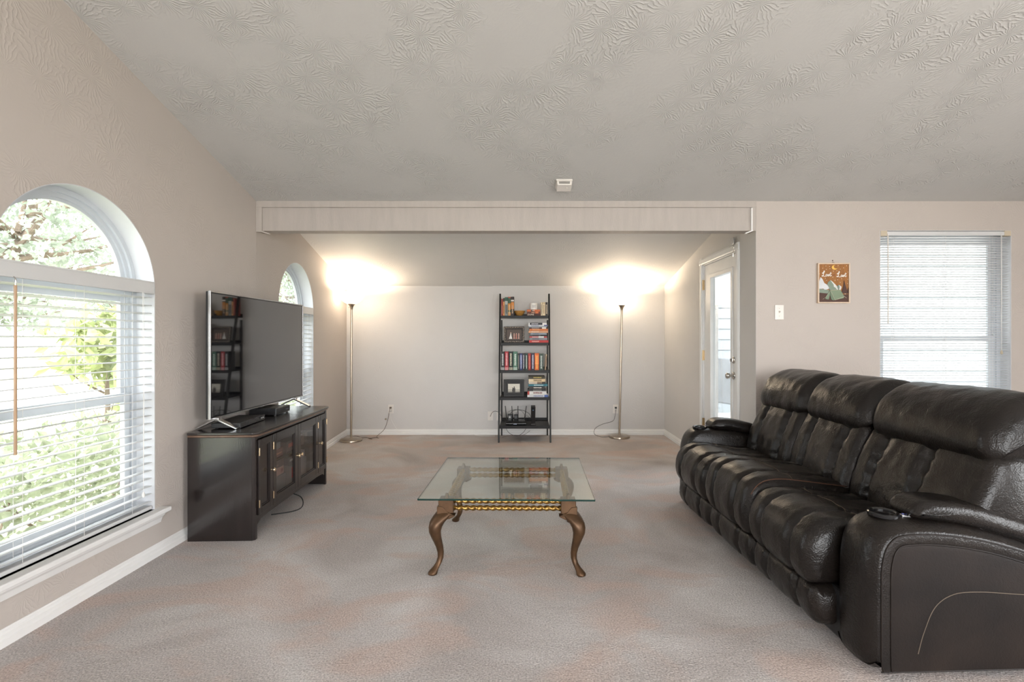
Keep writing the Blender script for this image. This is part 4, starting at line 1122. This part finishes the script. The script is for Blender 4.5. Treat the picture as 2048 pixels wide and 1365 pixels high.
out = [(0.002, 0.0), (0.034, 0.0), (0.036, 0.004), (0.052, 0.022), (0.066, 0.046), (0.073, 0.066), (0.068, 0.066), (0.058, 0.044), (0.044, 0.022), (0.030, 0.010), (0.002, 0.008)]
o = bowl.lathe(out, 32).build('wooden_bowl', mat('honey_wood', (0.42, 0.21, 0.05, 1), 0.35, var=0.3, vscale=20, stretch=(1, 1, 4)), None, smooth=True)
o.location = (pxX(1038.8, 6.5), Y+0.075, z)
tag(o, 'honey-coloured wooden bowl on the top shelf', 'bowl')
xc = pxX(1067.5, 6.42)
book('dark brown paperback lettered DUNE, lowest of three on the top shelf', G, (xc, Y, z), 0.178, 0.0285, 0.11, (74, 36, 24), stand=False, text=('DUNE', (235, 225, 205), -0.038), seed=3)
book('russet paperback in the middle of three lying on the top shelf', G, (xc-0.002, Y, z+0.0287), 0.172, 0.024, 0.11, (104, 52, 36), ((222, 190, 160), 0.35, 0.6), [(0.62, 0.86, (205, 112, 62))], False, seed=4)
book('orange paperback under the white candle on the top shelf', G, (xc-0.003, Y, z+0.0529), 0.168, 0.026, 0.11, (200, 104, 54), ((230, 215, 200), 0.4, 0.62), [(0.3, 0.5, (90, 70, 56))], False, seed=5)
cd = thing('candle', 'white candle jar standing on the orange paperback', 'candle', (xc+0.003, Y+0.055, z+0.0791))
MB().lathe([(0.002, 0), (0.045, 0), (0.048, 0.003), (0.048, 0.082), (0.045, 0.085), (0.044, 0.078), (0.002, 0.074)], 28).build('jar', flat(232, 228, 222), cd, smooth=True)
lab = MB()
nn = 8
lab.loft([[(0.0486*math.sin(a), -0.0486*math.cos(a), zz) for a in [(-0.5+i/nn) for i in range(nn+1)]] for zz in (0.024, 0.06)], cap=False).build('label', flat(206, 202, 198), cd, smooth=True)
MB().tube([(0, 0, 0.074), (0.001, 0, 0.084)], 0.0012, 5).build('wick', M['darkslot'], cd)
bk = [(1081.8, 1084.4, .172, (222, 206, 176), 'thin cream book beside the candle on the top shelf', (120, 100, 80)),
      (1084.8, 1090.8, .172, (206, 184, 146), 'tan and cream book near the right end of the top shelf', (150, 120, 80)),
      (1091.0, 1095.4, .172, (52, 42, 36), 'black and cream book at the right end of the top shelf', (225, 205, 175))]
for i, (a, b_, h, c, lb, tc) in enumerate(bk):
    xa, xb = pxX(a, 6.42), min(pxX(b_, 6.42), SX1-0.012)
    book(lb, G, ((xa+xb)/2, Y, z), h, xb-xa, 0.12, c, (tc, 0.15, 0.85), [(0.06, 0.86, (228, 212, 180))] if i == 1 else None, seed=i+20)

def photo_frame(label, loc, rz, W, H, col, border, draw, lean=-8, mat_c=None, orn=None):
    f = thing('photo_frame', label, 'photo frame', loc, 0)
    f.rotation_euler = (R(lean), 0, rz)
    lo = lambda o: [(-W/2+o, o), (-W/2+o, H-o), (W/2-o, H-o), (W/2-o, o)]
    def ringband(a, b, y0, y1, nm, m):
        A, B = lo(a), lo(b); mb = MB()
        vs = [(x, y0, zz) for x, zz in A] + [(x, y0, zz) for x, zz in B] + [(x, y1, zz) for x, zz in A] + [(x, y1, zz) for x, zz in B]
        fs = []
        for i in range(4):
            j = (i+1) % 4
            fs += [(i, j, 4+j, 4+i), (8+i, 12+i, 12+j, 8+j), (i, 8+i, 8+j, j), (4+i, 4+j, 12+j, 12+i)]
        return mb.add(vs, fs).build(nm, m, f, bevel=0.002)
    ringband(0, border*0.6, -0.012, 0.012, 'frame_moulding', col)
    ringband(border*0.55, border, -0.006, 0.010, 'inner_moulding', orn if orn else col)
    box('backing', M['plastic'], f, -W/2+0.004, W/2-0.004, 0.006, 0.013, 0.004, H-0.004)
    iw, ih = W-2*border, H-2*border
    draw(f, iw, ih, border)
    return f
def print_poly(parent, name, pts, c, y, cx=0, cz=0):
    mb = MB().prism(pts, y, y-0.0005, lambda u, v, w: (cx+u, w, cz+v))
    return mb.build(name, flat(*c), parent)
# --- second shelf
z = SHZ[1]; Y = yf(z)+0.002; G = 'books stacked on the second shelf'
def draw_wedding(f, iw, ih, b):
    box('photograph', flat(84, 72, 64), f, -iw/2, iw/2, 0.001, 0.005, b, b+ih)
    cz = b
    print_poly(f, 'photograph_print', [(-0.055, 0.012), (-0.012, 0.012), (-0.022, 0.055), (-0.026, 0.085), (-0.034, 0.085), (-0.040, 0.055)], (232, 228, 222), 0.001, -0.012, cz)
    for x, c in ((0.012, (196, 150, 134)), (0.040, (186, 120, 108)), (0.070, (190, 150, 136))):
        print_poly(f, 'photograph_print', [(x-0.011, 0.012), (x+0.011, 0.012), (x+0.006, 0.04), (x+0.008, 0.07), (x-0.008, 0.07), (x-0.006, 0.04)], c, 0.001, -0.012, cz)
        print_poly(f, 'photograph_print', [(x+0.006*math.cos(a), 0.078+0.007*math.sin(a)) for a in [k*math.pi/4 for k in range(8)]], (214, 176, 156), 0.001, -0.012, cz)
    print_poly(f, 'photograph_print', [(-0.030+0.006*math.cos(a), 0.092+0.007*math.sin(a)) for a in [k*math.pi/4 for k in range(8)]], (206, 170, 150), 0.001, -0.012, cz)
carved = mat('carved_dark_wood', (0.03, 0.018, 0.012, 1), 0.4, var=0.8, vscale=60, bump=1.0, bscale=90)
pf = photo_frame('carved dark frame with a wedding group photo on the second shelf', (pxX(1028.3, 6.40), Y+0.03, z+0.001), 0, 0.258, 0.205, carved, 0.036, draw_wedding)
rng = random.Random(5)
lf = MB().obox((0, 0, 0), (1, 0, 0), (0, 1, 0), (0, 0, 1), 0.0055, 0.0012, 0.0022).mesh('ornament', mat('pale_inlay', (0.5, 0.42, 0.32, 1), 0.5, var=0.2))
for k in range(56):
    side = k % 4; t = (k//4+0.5)/14
    if side < 2: p = (-0.118+0.236*t, 0.012 if side == 0 else 0.193)
    else: p = (-0.118 if side == 2 else 0.118, 0.012+0.181*t)
    inst('ornament', lf, pf, (p[0]+rng.uniform(-.004, .004), -0.0125, p[1]+rng.uniform(-.003, .003)), (0, rng.uniform(0, 3.1), 0))
stack = [  # thickness, x0 px, x1 px, colour, title colour, label
    (.032, 1058, 1097, (186, 52, 48), (230, 190, 180), 'red hardback at the bottom of the second-shelf stack'),
    (.031, 1059.5, 1094.5, (138, 140, 146), (90, 92, 98), 'grey hardback on the red one in the second-shelf stack'),
    (.019, 1059, 1094, (196, 76, 76), (236, 230, 226), 'red and white paperback low in the second-shelf stack'),
    (.019, 1060, 1094, (84, 86, 90), (30, 30, 34), 'charcoal paperback fourth from the bottom of the second-shelf stack'),
    (.023, 1061.5, 1093, (150, 158, 168), (96, 102, 112), 'blue-grey paperback in the middle of the second-shelf stack'),
    (.026, 1057, 1096, (212, 158, 120), (240, 215, 190), 'peach-coloured paperback in the second-shelf stack'),
    (.024, 1059, 1096, (206, 118, 62), (235, 190, 140), 'bright orange paperback in the second-shelf stack'),
    (.019, 1058, 1095, (60, 32, 32), (228, 220, 214), 'black and maroon paperback in the second-shelf stack'),
    (.016, 1057, 1094, (170, 176, 184), (110, 118, 130), 'pale grey thin book near the top of the second-shelf stack'),
    (.014, 1056, 1096, (226, 226, 228), (70, 78, 130), 'white thin book with blue ends near the top of the second-shelf stack'),
    (.026, 1057.5, 1093.5, (40, 42, 52), (220, 220, 224), 'navy and white book topmost on the second-shelf stack')]
zz = z
for i, (t, a, b_, c, tc, lb) in enumerate(stack):
    xa, xb = pxX(a, 6.36), min(pxX(b_, 6.36), SX1-0.012)
    bd = {10: [(0.0, 0.06, (235, 235, 235)), (0.76, 1.0, (232, 230, 228))], 9: [(0.8, 1.0, (62, 72, 130))], 2: [(0.52, 0.82, (240, 236, 232))], 7: [(0.7, 0.92, (235, 232, 226))], 3: [(0.62, 1.0, (32, 32, 36))]}.get(i)
    book(lb, G, ((xa+xb)/2, Y+0.004*(i % 3), zz), xb-xa, t, 0.15, c, (tc, 0.15, 0.55), bd, False, seed=40+i)
    zz += t+0.0002
# --- third shelf: the row
z = SHZ[2]; Y = yf(z)+0.002; G = 'books in the row on the third shelf'
row = [(1001.9, 1009.0, .233, (32, 32, 34), (206, 206, 206), 'tall black book at the left end of the third-shelf row'),
       (1009.6, 1017.0, .233, (168, 50, 58), (236, 190, 190), 'tall crimson book second in the third-shelf row'),
       (1017.8, 1025.6, .233, (30, 40, 38), (214, 204, 180), 'tall black-green book third in the third-shelf row'),
       (1026.2, 1034.8, .233, (78, 116, 98), (214, 226, 216), 'tall sage green book fourth in the third-shelf row'),
       (1035.1, 1039.4, .210, (44, 48, 46), (150, 150, 140), 'short charcoal book right after the tall sage one'),
       (1039.6, 1044.6, .210, (40, 52, 104), (200, 208, 232), 'short navy and white book in the third-shelf row'),
       (1044.8, 1049.9, .210, (36, 34, 44), (190, 186, 196), 'short black book between the navy and the pine-green ones'),
       (1050.2, 1055.6, .210, (34, 62, 56), (208, 216, 208), 'short pine-green book in the third-shelf row'),
       (1055.9, 1062.0, .210, (150, 44, 40), (222, 130, 110), 'short red book in the third-shelf row'),
       (1062.4, 1069.0, .210, (52, 44, 66), (208, 206, 220), 'short dark violet book between red and orange ones'),
       (1069.4, 1078.0, .212, (214, 106, 46), (244, 188, 96), 'short thick orange book in the third-shelf row'),
       (1078.4, 1087.0, .208, (58, 74, 66), (190, 198, 190), 'short grey-green book at the right of the third-shelf row')]
for i, (a, b_, h, c, tc, lb) in enumerate(row):
    xa, xb = pxX(a, 6.28), pxX(b_, 6.28)
    book(lb, G, ((xa+xb)/2, Y, z), h, xb-xa-0.0006, 0.15, c, (tc, 0.25 if i < 4 else 0.1, 0.92), [(0.03, 0.07, tc), (0.1, 0.14, tc)] if i < 4 else [(0.35, 0.9, tuple(min(255, v+24) for v in c))] if i in (5, 10) else None, seed=60+i)
o = book('narrow cream paperback with brown pattern leaning at the row end', G, (pxX(1090.2, 6.28)+0.002, Y+0.01, z+0.003), 0.195, 0.016, 0.13, (200, 178, 150), ((92, 48, 36), 0.05, 0.9), None, True, tilt=R(4.5), seed=77)
# --- fourth shelf
z = SHZ[3]; Y = yf(z)+0.002; G = 'books stacked on the fourth shelf'
def draw_couple(f, iw, ih, b):
    box('mount', flat(60, 56, 52), f, -iw/2, iw/2, 0.002, 0.005, b, b+ih)
    w2, h2 = iw*0.46, ih*0.44
    cz = b+ih/2
    print_poly(f, 'photograph', [(-w2, -h2), (w2, -h2), (w2, h2), (-w2, h2)], (212, 208, 194), 0.002, 0, cz)
    print_poly(f, 'photograph_print', [(-w2, -h2), (w2, -h2), (w2, -h2*0.62), (-w2, -h2*0.62)], (150, 146, 136), 0.0015, 0, cz)
    print_poly(f, 'photograph_print', [(-w2, -h2*0.45), (w2, -h2*0.45), (w2, -h2*0.35), (-w2, -h2*0.35)], (120, 118, 110), 0.0015, 0, cz)
    print_poly(f, 'photograph_print', [(-0.020, -h2), (0.016, -h2), (0.018, -0.008), (0.010, 0.004), (-0.004, 0.002), (-0.016, -0.006), (-0.024, -0.02)], (62, 58, 54), 0.001, 0, cz)
    print_poly(f, 'photograph_print', [(0.004+0.007*math.cos(a), 0.012+0.009*math.sin(a)) for a in [k*math.pi/4 for k in range(8)]], (56, 50, 46), 0.001, 0, cz)
    print_poly(f, 'photograph_print', [(-0.014+0.006*math.cos(a), 0.0+0.008*math.sin(a)) for a in [k*math.pi/4 for k in range(8)]], (70, 60, 54), 0.001, 0, cz)
photo_frame('wide black frame with a seaside couple photo on the fourth shelf', (pxX(1028.0, 6.26), Y+0.035, z+0.001), R(4), 0.255, 0.215, M['black'], 0.048, draw_couple, orn=M['black'])
stack = [(.030, 1054.5, 1096, (214, 214, 214), (60, 84, 150), 'white book with blue corner at the bottom of the fourth-shelf stack'),
         (.046, 1055, 1093, (220, 218, 214), (120, 60, 50), 'thick white book with red corner in the fourth-shelf stack'),
         (.024, 1055.5, 1091.5, (40, 40, 42), (170, 168, 160), 'black paperback on the thick white book in the fourth-shelf stack'),
         (.036, 1057.5, 1090, (54, 48, 46), (226, 216, 206), 'black and white paperback below the teal one'),
         (.028, 1056.5, 1095, (46, 112, 126), (206, 226, 226), 'teal book sticking out of the fourth-shelf stack'),
         (.028, 1057.5, 1091, (58, 52, 50), (210, 180, 150), 'black and tan book above the teal one'),
         (.036, 1057.5, 1090.5, (214, 190, 150), (90, 78, 60), 'cream paperback second from the top of the fourth-shelf stack'),
         (.034, 1057, 1090, (54, 48, 30), (196, 176, 96), 'black and olive book topmost on the fourth-shelf stack')]
zz = z
for i, (t, a, b_, c, tc, lb) in enumerate(stack):
    t *= 0.98
    xa, xb = pxX(a, 6.23), min(pxX(b_, 6.23), SX1-0.012)
    bd = {0: [(0.82, 1.0, (70, 96, 160))], 1: [(0.0, 0.10, (170, 60, 50))], 6: [(0.0, 0.28, (226, 208, 172))], 5: [(0.0, 0.5, (200, 186, 170))]}.get(i)
    book(lb, G, ((xa+xb)/2, Y+0.006*(i % 2), zz), xb-xa, t, 0.16, c, (tc, 0.3, 0.8), bd, False, seed=90+i, rz=R(1.5) if i == 7 else 0)
    zz += t+0.0002
# --- bottom shelf: router, modem, adapters and cables
z = SHZ[4]; Y = yf(z)+0.002
ro = thing('wifi_router', 'flat black router with four upright antennas on the bottom shelf', 'router', (pxX(1032, 6.2), Y+0.10, z))
MB().loft([[(-.125, -.075, .004), (.125, -.075, .004), (.115, .075, .004), (-.115, .075, .004)], [(-.127, -.077, .022), (.127, -.077, .022), (.117, .077, .03), (-.117, .077, .03)], [(-.11, -.06, .046), (.11, -.06, .046), (.10, .065, .056), (-.10, .065, .056)]]).build('case', M['gloss'], ro, bevel=0.004)
for x, l in ((-.115, -.022), (-.045, -.010), (.022, 0.0), (.098, .03)):
    MB().tube([(x, .085, .03), (x+l*0.3, .088, .07), (x+l, .092, .215)], [0.007, 0.006, 0.0045], 8).build('antenna', M['plastic'], ro, smooth=True)
for x in (-.03, -.008): box('label_light', flat(190, 200, 230), ro, x, x+.016, -.0785, -.0768, .010, .018)
mo = thing('modem', 'upright black modem tower on the bottom shelf beside the router', 'modem', (pxX(1066.3, 6.2), Y+0.08, z))
MB().loft([[(-.034, -.06, 0), (.034, -.06, 0), (.034, .06, 0), (-.034, .06, 0)], [(-.025, -.055, .02), (.025, -.055, .02), (.025, .055, .02), (-.025, .055, .02)], [(-.028, -.06, .225), (.028, -.06, .225), (.028, .06, .225), (-.028, .06, .225)]]).build('case', M['gloss'], mo, bevel=0.004)
box('status_light', flat(120, 160, 200), mo, -.004, .004, -.0605, -.0585, .18, .19)
box('top_cap', flat(70, 70, 72), mo, -.026, .026, -.058, .058, .2255, .229, bevel=0.001)
ad = thing('adapter_box', 'small black adapter box standing behind the router', 'adapter', (pxX(1020.5, 6.3), Y+0.235, z))
box('case', M['plastic'], ad, -.034, .034, -.03, .03, 0, .105, bevel=0.004)
box('port_panel', flat(190, 190, 186), ad, -.02, .004, -.0308, -.0295, .06, .085)
ad2 = thing('power_adapter', 'black power adapter behind the router, next to the adapter box', 'adapter', (pxX(1032, 6.3), Y+0.235, z))
box('case', M['plastic'], ad2, -.026, .026, -.03, .03, 0, .10, bevel=0.004)
MB().tube([(0, 0, .1), (0, 0.01, .125)], 0.003, 6).build('lead', M['black_cord'], ad2)
P = lambda px, py, y: ((px-1050)*y/1010, y, CAMH-(py-679)*y/1010)
def cable(label, pts, r=0.0028, m='black_cord', name='network_cable', group='cables around the router'):
    pts = [(x, y, max(zz, r+0.0008)) for x, y, zz in pts]
    o = MB().tube(smooth_path(pts, 8), r, 6).build(name, M[m], None, smooth=True)
    return tag(o, label, 'cable', group)
cable('black cable arching from the wall plate over to the router', [P(981, 833, 6.585), P(984, 826, 6.56), P(990, 823, 6.5), P(998, 826, 6.45), P(1004, 836, 6.43), P(1010, 846, 6.42)])
cable('black cable looping high behind the router antennas', [P(1016, 836, 6.45), P(1024, 824, 6.45), P(1036, 820, 6.46), P(1050, 823, 6.46), P(1060, 830, 6.45), P(1063, 842, 6.42)])
cable('thin black cable curling between the router and the modem', [P(1017, 824, 6.5), P(1028, 820, 6.5), P(1042, 822, 6.48), P(1050, 832, 6.47), P(1055, 843, 6.46), P(1056, 849, 6.44)], 0.002)
cable('black cable dropping in front of the modem side', [P(1062, 838, 6.42), P(1053, 832, 6.42), P(1047, 838, 6.42), P(1046, 846, 6.40), P(1052, 849, 6.36), P(1060, 845, 6.36)], 0.002)
cable('black cable hanging in a wide loop below the bottom shelf', [P(1012, 856, 6.60), P(1016, 864, 6.52), P(1024, 870, 6.44), P(1036, 872, 6.40), P(1046, 866, 6.44), P(1052, 858, 6.60)], 0.0025)
cable('brown cable trailing on the carpet under the bottom shelf', [P(1060, 862, 6.55), P(1052, 868, 6.5), P(1042, 872, 6.44), P(1028, 871, 6.44), P(1012, 873, 6.42), P(1004, 876, 6.38)], 0.0022, 'brown_cord')

# ---------------------------------------------------------------- wall plates and cords
def plate(name, label, cat, loc, rz, kind, group=None):
    o = thing(name, label, cat, loc, rz, group)      # local -y faces the room
    box('cover_plate', M['ivory'], o, -.035, .035, -.006, -.0003, -.0575, .0575, bevel=0.002)
    if kind == 'outlet':
        for s in (-1, 1):
            MB().disc((0, -.006, s*.02), (0, -1, 0), [(.016, 0), (.016, .002), (.015, .0025)], 16).build('socket', M['ivory'], o)
            for x in (-.006, .006): box('slot', M['darkslot'], o, x-.0012, x+.0012, -.0092, -.0084, s*.02-.004, s*.02+.005)
    elif kind == 'switch':
        box('toggle_frame', M['ivory'], o, -.006, .006, -.0075, -.006, -.013, .013)
        MB().obox((0, -.013, .004), (1, 0, 0), (0, .9, -.4), (0, .4, .9), .004, .009, .005).build('toggle', M['ivory'], o, bevel=.001)
        for zz in (-.03, .03): MB().disc((0, -.006, zz), (0, -1, 0), [(.003, 0), (.0025, .0012)], 8).build('screw', M['nickel'], o)
    elif kind == 'coax':
        MB().disc((0, -.006, 0), (0, -1, 0), [(.007, 0), (.007, .004), (.0045, .004), (.0045, .010)], 12).build('connector', M['nickel'], o)
        for zz in (-.042, .042): MB().disc((0, -.006, zz), (0, -1, 0), [(.003, 0), (.0025, .0012)], 8).build('screw', M['nickel'], o)
    return o
plate('wall_outlet', 'ivory wall outlet with two cords plugged in near the corner lamp', 'outlet', (-1.755, YB, .336), 0, 'outlet', 'wall outlets')
plate('wall_outlet', 'ivory wall outlet beside the right-hand torchiere lamp', 'outlet', (1.185, YB, .336), 0, 'outlet', 'wall outlets')
plate('cable_wall_plate', 'ivory cable wall plate just left of the ladder shelf', 'wall plate', (-.452, YB, .245), 0, 'coax')
plate('blank_wall_plate', 'ivory wall plate partly hidden behind the ladder shelf leg', 'wall plate', (-.335, YB, .245), 0, 'coax')
plate('light_switch', 'ivory toggle light switch on the wall left of the camping sign', 'light switch', (2.007, YM, 1.463), 0, 'switch')
jk = MB().disc((-1.82, YB, .205), (0, -1, 0), [(.012, 0), (.012, .006), (.006, .010), (.005, .022), (.009, .026), (.007, .034)], 12).build('coax_stub', M['nickel'], None, smooth=True)
tag(jk, 'small metal connector stub low on the wall near the corner lamp', 'connector')
def plug(name, label, loc, m):
    o = MB().loft([[(x*k, y, zz*k) for x, zz in ((-.013, -.011), (.013, -.011), (.013, .011), (-.013, .011))] for y, k in ((-.0005, 1), (-.02, 1), (-.032, .55))]).build(name, M[m], None, bevel=.002)
    o.location = loc
    return tag(o, label, 'plug')
plug('power_plug', 'dark plug in the upper socket by the corner lamp', (-1.755, YB-.0095, .356), 'brown_cord')
plug('power_plug', 'white plug in the lower socket by the corner lamp', (-1.755, YB-.0095, .316), 'cord')
plug('power_plug', 'black plug in the socket by the right-hand lamp', (1.185, YB-.0095, .356), 'black_cord')
cable('brown lamp cord kinking across the carpet to the corner lamp', [(-1.755, YB-.042, .356), P(778, 826, 6.52), P(775, 842, 6.52), P(768, 860, 6.50), P(754, 873, 6.42), P(757, 879, 6.36), P(752, 875.5, 6.40), P(742, 877, 6.36), P(737, 878, 6.34), P(744, 880.5, 6.30), P(733, 876, 6.40), P(724, 876, 6.38), P(714, 873, 6.44), P(706, 873.5, 6.40), (-2.12, 6.32, .006)], .003, 'brown_cord', 'lamp_cord', 'lamp cords')
cable('black lamp cord curling over the carpet to the right-hand lamp', [(1.185, YB-.042, .356), P(1230, 833, 6.55), P(1225, 843, 6.54), P(1205, 849, 6.53), P(1191, 857, 6.50), P(1188, 866, 6.46), P(1192, 871, 6.44), P(1204, 874.5, 6.42), P(1218, 874, 6.42), (1.10, 6.40, .008)], .0028, 'black_cord', 'lamp_cord', 'lamp cords')
cable('white cord draping from the outlet along the baseboard to the shelf', [(-1.755, YB-.042, .316), P(782, 838, 6.55), P(788, 850, 6.56), P(796, 862, 6.56), P(806, 867, 6.56), P(840, 869, 6.57), P(880, 870.5, 6.55), P(930, 868, 6.57), P(960, 872, 6.52), P(990, 873, 6.5)], .0024, 'cord', 'extension_cord')

# ---------------------------------------------------------------- smoke detector on the sloped ceiling
yc = 3.745; sl = math.atan((ZRIDGE-ZM)/(YM-YRIDGE))
sd = thing('smoke_detector', 'square ivory smoke detector on the sloped ceiling', 'smoke detector', (0.288, yc, zceil(yc)-0.001))
sd.rotation_euler = (-sl, 0, 0)
box('mounting_base', M['ivory'], sd, -.060, .060, -.055, .055, -.012, 0, bevel=.002)
MB().loft([[(-.056, -.051, -.012), (.056, -.051, -.012), (.056, .051, -.012), (-.056, .051, -.012)], [(-.053, -.046, -.042), (.053, -.046, -.042), (.053, .046, -.042), (-.053, .046, -.042)]]).build('cover', M['ivory'], sd, bevel=.004)
for k in range(3): box('vent_slot', M['darkslot'], sd, -.04, .04, -.0525, -.0485, -.020-.007*k, -.0185-.007*k)
MB().disc((.02, 0, -.042), (0, 0, -1), [(.008, 0), (.007, .002)], 12).build('test_button', M['ivory'], sd)

# ---------------------------------------------------------------- camping sign
sg = thing('camping_sign', 'small framed camping sign with tent, moon and white script lettering', 'wall sign', (2.4295, YM-.0005, 1.534))
SW, SHh = .252, .316
wood = mat('stained_sign_wood', rgb(150, 98, 44), 0.6, var=0.22, vscale=7, stretch=(14, 14, 1))
box('backboard', wood, sg, -SW/2+.006, SW/2-.006, -.012, -.001, .006, SHh-.006)
cream = flat(214, 192, 168)
for nm, a in (('frame_strip', (-SW/2, SW/2, 0, .009)), ('frame_strip', (-SW/2, SW/2, SHh-.009, SHh)), ('frame_strip', (-SW/2, -SW/2+.009, .009, SHh-.009)), ('frame_strip', (SW/2-.009, SW/2, .009, SHh-.009))):
    box(nm, cream, sg, a[0], a[1], -.022, -.0005, a[2], a[3], bevel=.001)
def px(u, v):   # pixel of the close-up crop -> sign coordinates
    return ((u-563)/750*SW, (1210-v)/1000*SHh)
def flatp(name, pts, c, lay):
    mb = MB().prism([px(*p) for p in pts], -.012, -.012-.0012*lay, lambda u, v, w: (u, w, v))
    return mb.build(name, flat(*c), sg)
flatp('ground_layer', [(216, 1180), (216, 945), (420, 965), (560, 960), (740, 960), (740, 1000), (920, 980), (920, 1180)], (70, 38, 22), 1)
flatp('meadow_layer', [(216, 945), (216, 850), (300, 858), (430, 880), (470, 890), (430, 968)], (126, 140, 124), 2)
flatp('snow_peak', [(218, 850), (218, 700), (256, 560), (300, 610), (345, 710), (410, 750), (465, 830), (450, 850), (400, 870), (352, 872), (320, 845), (280, 850)], (206, 208, 210), 3)
flatp('mountain', [(415, 745), (430, 690), (485, 640), (530, 680), (575, 760), (630, 830), (660, 870), (700, 880), (470, 885), (440, 800)], (124, 138, 122), 3)
flatp('mountain_snow', [(485, 638), (530, 668), (600, 745), (640, 790), (665, 870), (640, 872), (600, 820), (565, 800), (560, 750)], (214, 214, 210), 4)
flatp('mountain', [(635, 790), (680, 755), (700, 800), (690, 870), (660, 870)], (112, 126, 116), 4)
flatp('mountain_snow', [(680, 752), (745, 800), (735, 850), (712, 885), (690, 872), (700, 810)], (210, 212, 210), 4)
flatp('pine_tree', [(745, 960), (775, 850), (788, 800), (808, 640), (828, 720), (850, 800), (880, 900), (880, 975)], (66, 34, 22), 3)
flatp('pine_tree', [(880, 960), (895, 860), (918, 800), (918, 970)], (66, 34, 22), 3)
flatp('tent_side', [(500, 890), (720, 885), (805, 1040), (790, 1085), (590, 1130)], (122, 138, 112), 5)
flatp('tent_flap', [(480, 885), (500, 890), (590, 1130), (560, 1140), (505, 1125), (478, 1020)], (108, 124, 100), 5)
flatp('tent_flap', [(478, 885), (470, 1000), (440, 1120), (365, 1105), (370, 1060), (420, 985)], (116, 132, 108), 5)
for a, b_ in (((500, 884), (722, 880)), ((486, 890), (590, 1132)), ((592, 1130), (795, 1050)), ((478, 890), (372, 1062)), ((372, 1062), (300, 1112)), ((805, 1040), (860, 1085))):
    p, q = px(*a), px(*b_)
    MB().tube([(p[0], -.0185, p[1]), (q[0], -.0185, q[1])], .0011, 5).build('tent_line', flat(206, 196, 172), sg)
mo_ = [(585+66*math.cos(t), 318-58*math.sin(t)) for t in [R(95)+k*R(225)/16 for k in range(17)]] + [(622+56*math.cos(t), 300-46*math.sin(t)) for t in [R(300)-k*R(190)/14 for k in range(15)]]
flatp('moon', mo_, (232, 186, 84), 3)
rng = random.Random(3)
for u, v in ((385, 283), (470, 293), (310, 338), (672, 275), (870, 278), (722, 358), (395, 365), (480, 350), (562, 410), (900, 435), (230, 478), (545, 560), (598, 638), (660, 625), (755, 600), (898, 612), (720, 692), (892, 720), (375, 588), (640, 400), (800, 330), (400, 640)):
    p = px(u, v); MB().disc((p[0], -.012, p[1]), (0, -1, 0), [(.0024, 0), (.0024, .0012)], 8).build('star', flat(236, 222, 196), sg)
p = px(840, 968); MB().disc((p[0], -.012, p[1]), (0, -1, 0), [(.006, 0), (.006, .002)], 10).build('campfire', flat(224, 196, 160), sg)
def script(pts, nm='lettering'):
    q = smooth_path([(px(u, v)[0], -.0150, px(u, v)[1]) for u, v in pts], 5)
    return MB().tube(q, .0024, 6).build(nm, flat(238, 232, 224), sg, smooth=True)
def word(ox, oy, vowel):
    T = lambda L: [(ox+u, oy+v) for u, v in L]
    script(T([(40, 30), (20, 15), (5, 30), (15, 45), (45, 20), (60, -10), (52, -28), (40, -8), (38, 40), (32, 85), (8, 110), (-5, 98), (10, 88), (40, 105), (75, 112), (95, 95)]))
    if vowel == 'o': script(T([(118, 62), (100, 60), (88, 82), (95, 105), (112, 102), (122, 80), (118, 62), (132, 72)]))
    else: script(T([(124, 64), (104, 62), (90, 84), (98, 106), (114, 98), (124, 66), (122, 98), (134, 104)]))
    script(T([(132, 104), (152, 60), (158, 84), (154, 106), (136, 100)]))
    script(T([(160, 100), (190, 50), (204, 5), (192, 60), (190, 98), (204, 104), (228, 78)]))
    script(T([(178, 44), (226, 32)]))
word(290, 430, 'o'); word(640, 445, 'a')
q = [px(540, 520), px(575, 500)]
flatp('small_word', [(535, 520), (548, 488), (560, 520), (552, 520), (547, 505), (543, 520)], (120, 60, 34), 2)
flatp('small_word', [(572, 520), (572, 492), (596, 492), (596, 520)], (136, 72, 40), 2)
MB().tube(smooth_path([px_ for px_ in [(-.012, -.008, SHh-.002), (0.0, -.008, SHh+.010), (.012, -.008, SHh-.002)]]), .0012, 5).build('hanging_wire', M['brown_cord'], sg)
MB().disc((0, 0, SHh+.022), (0, -1, 0), [(.004, 0), (.004, .004), (.002, .006)], 10).build('nail', M['brown_cord'], sg)
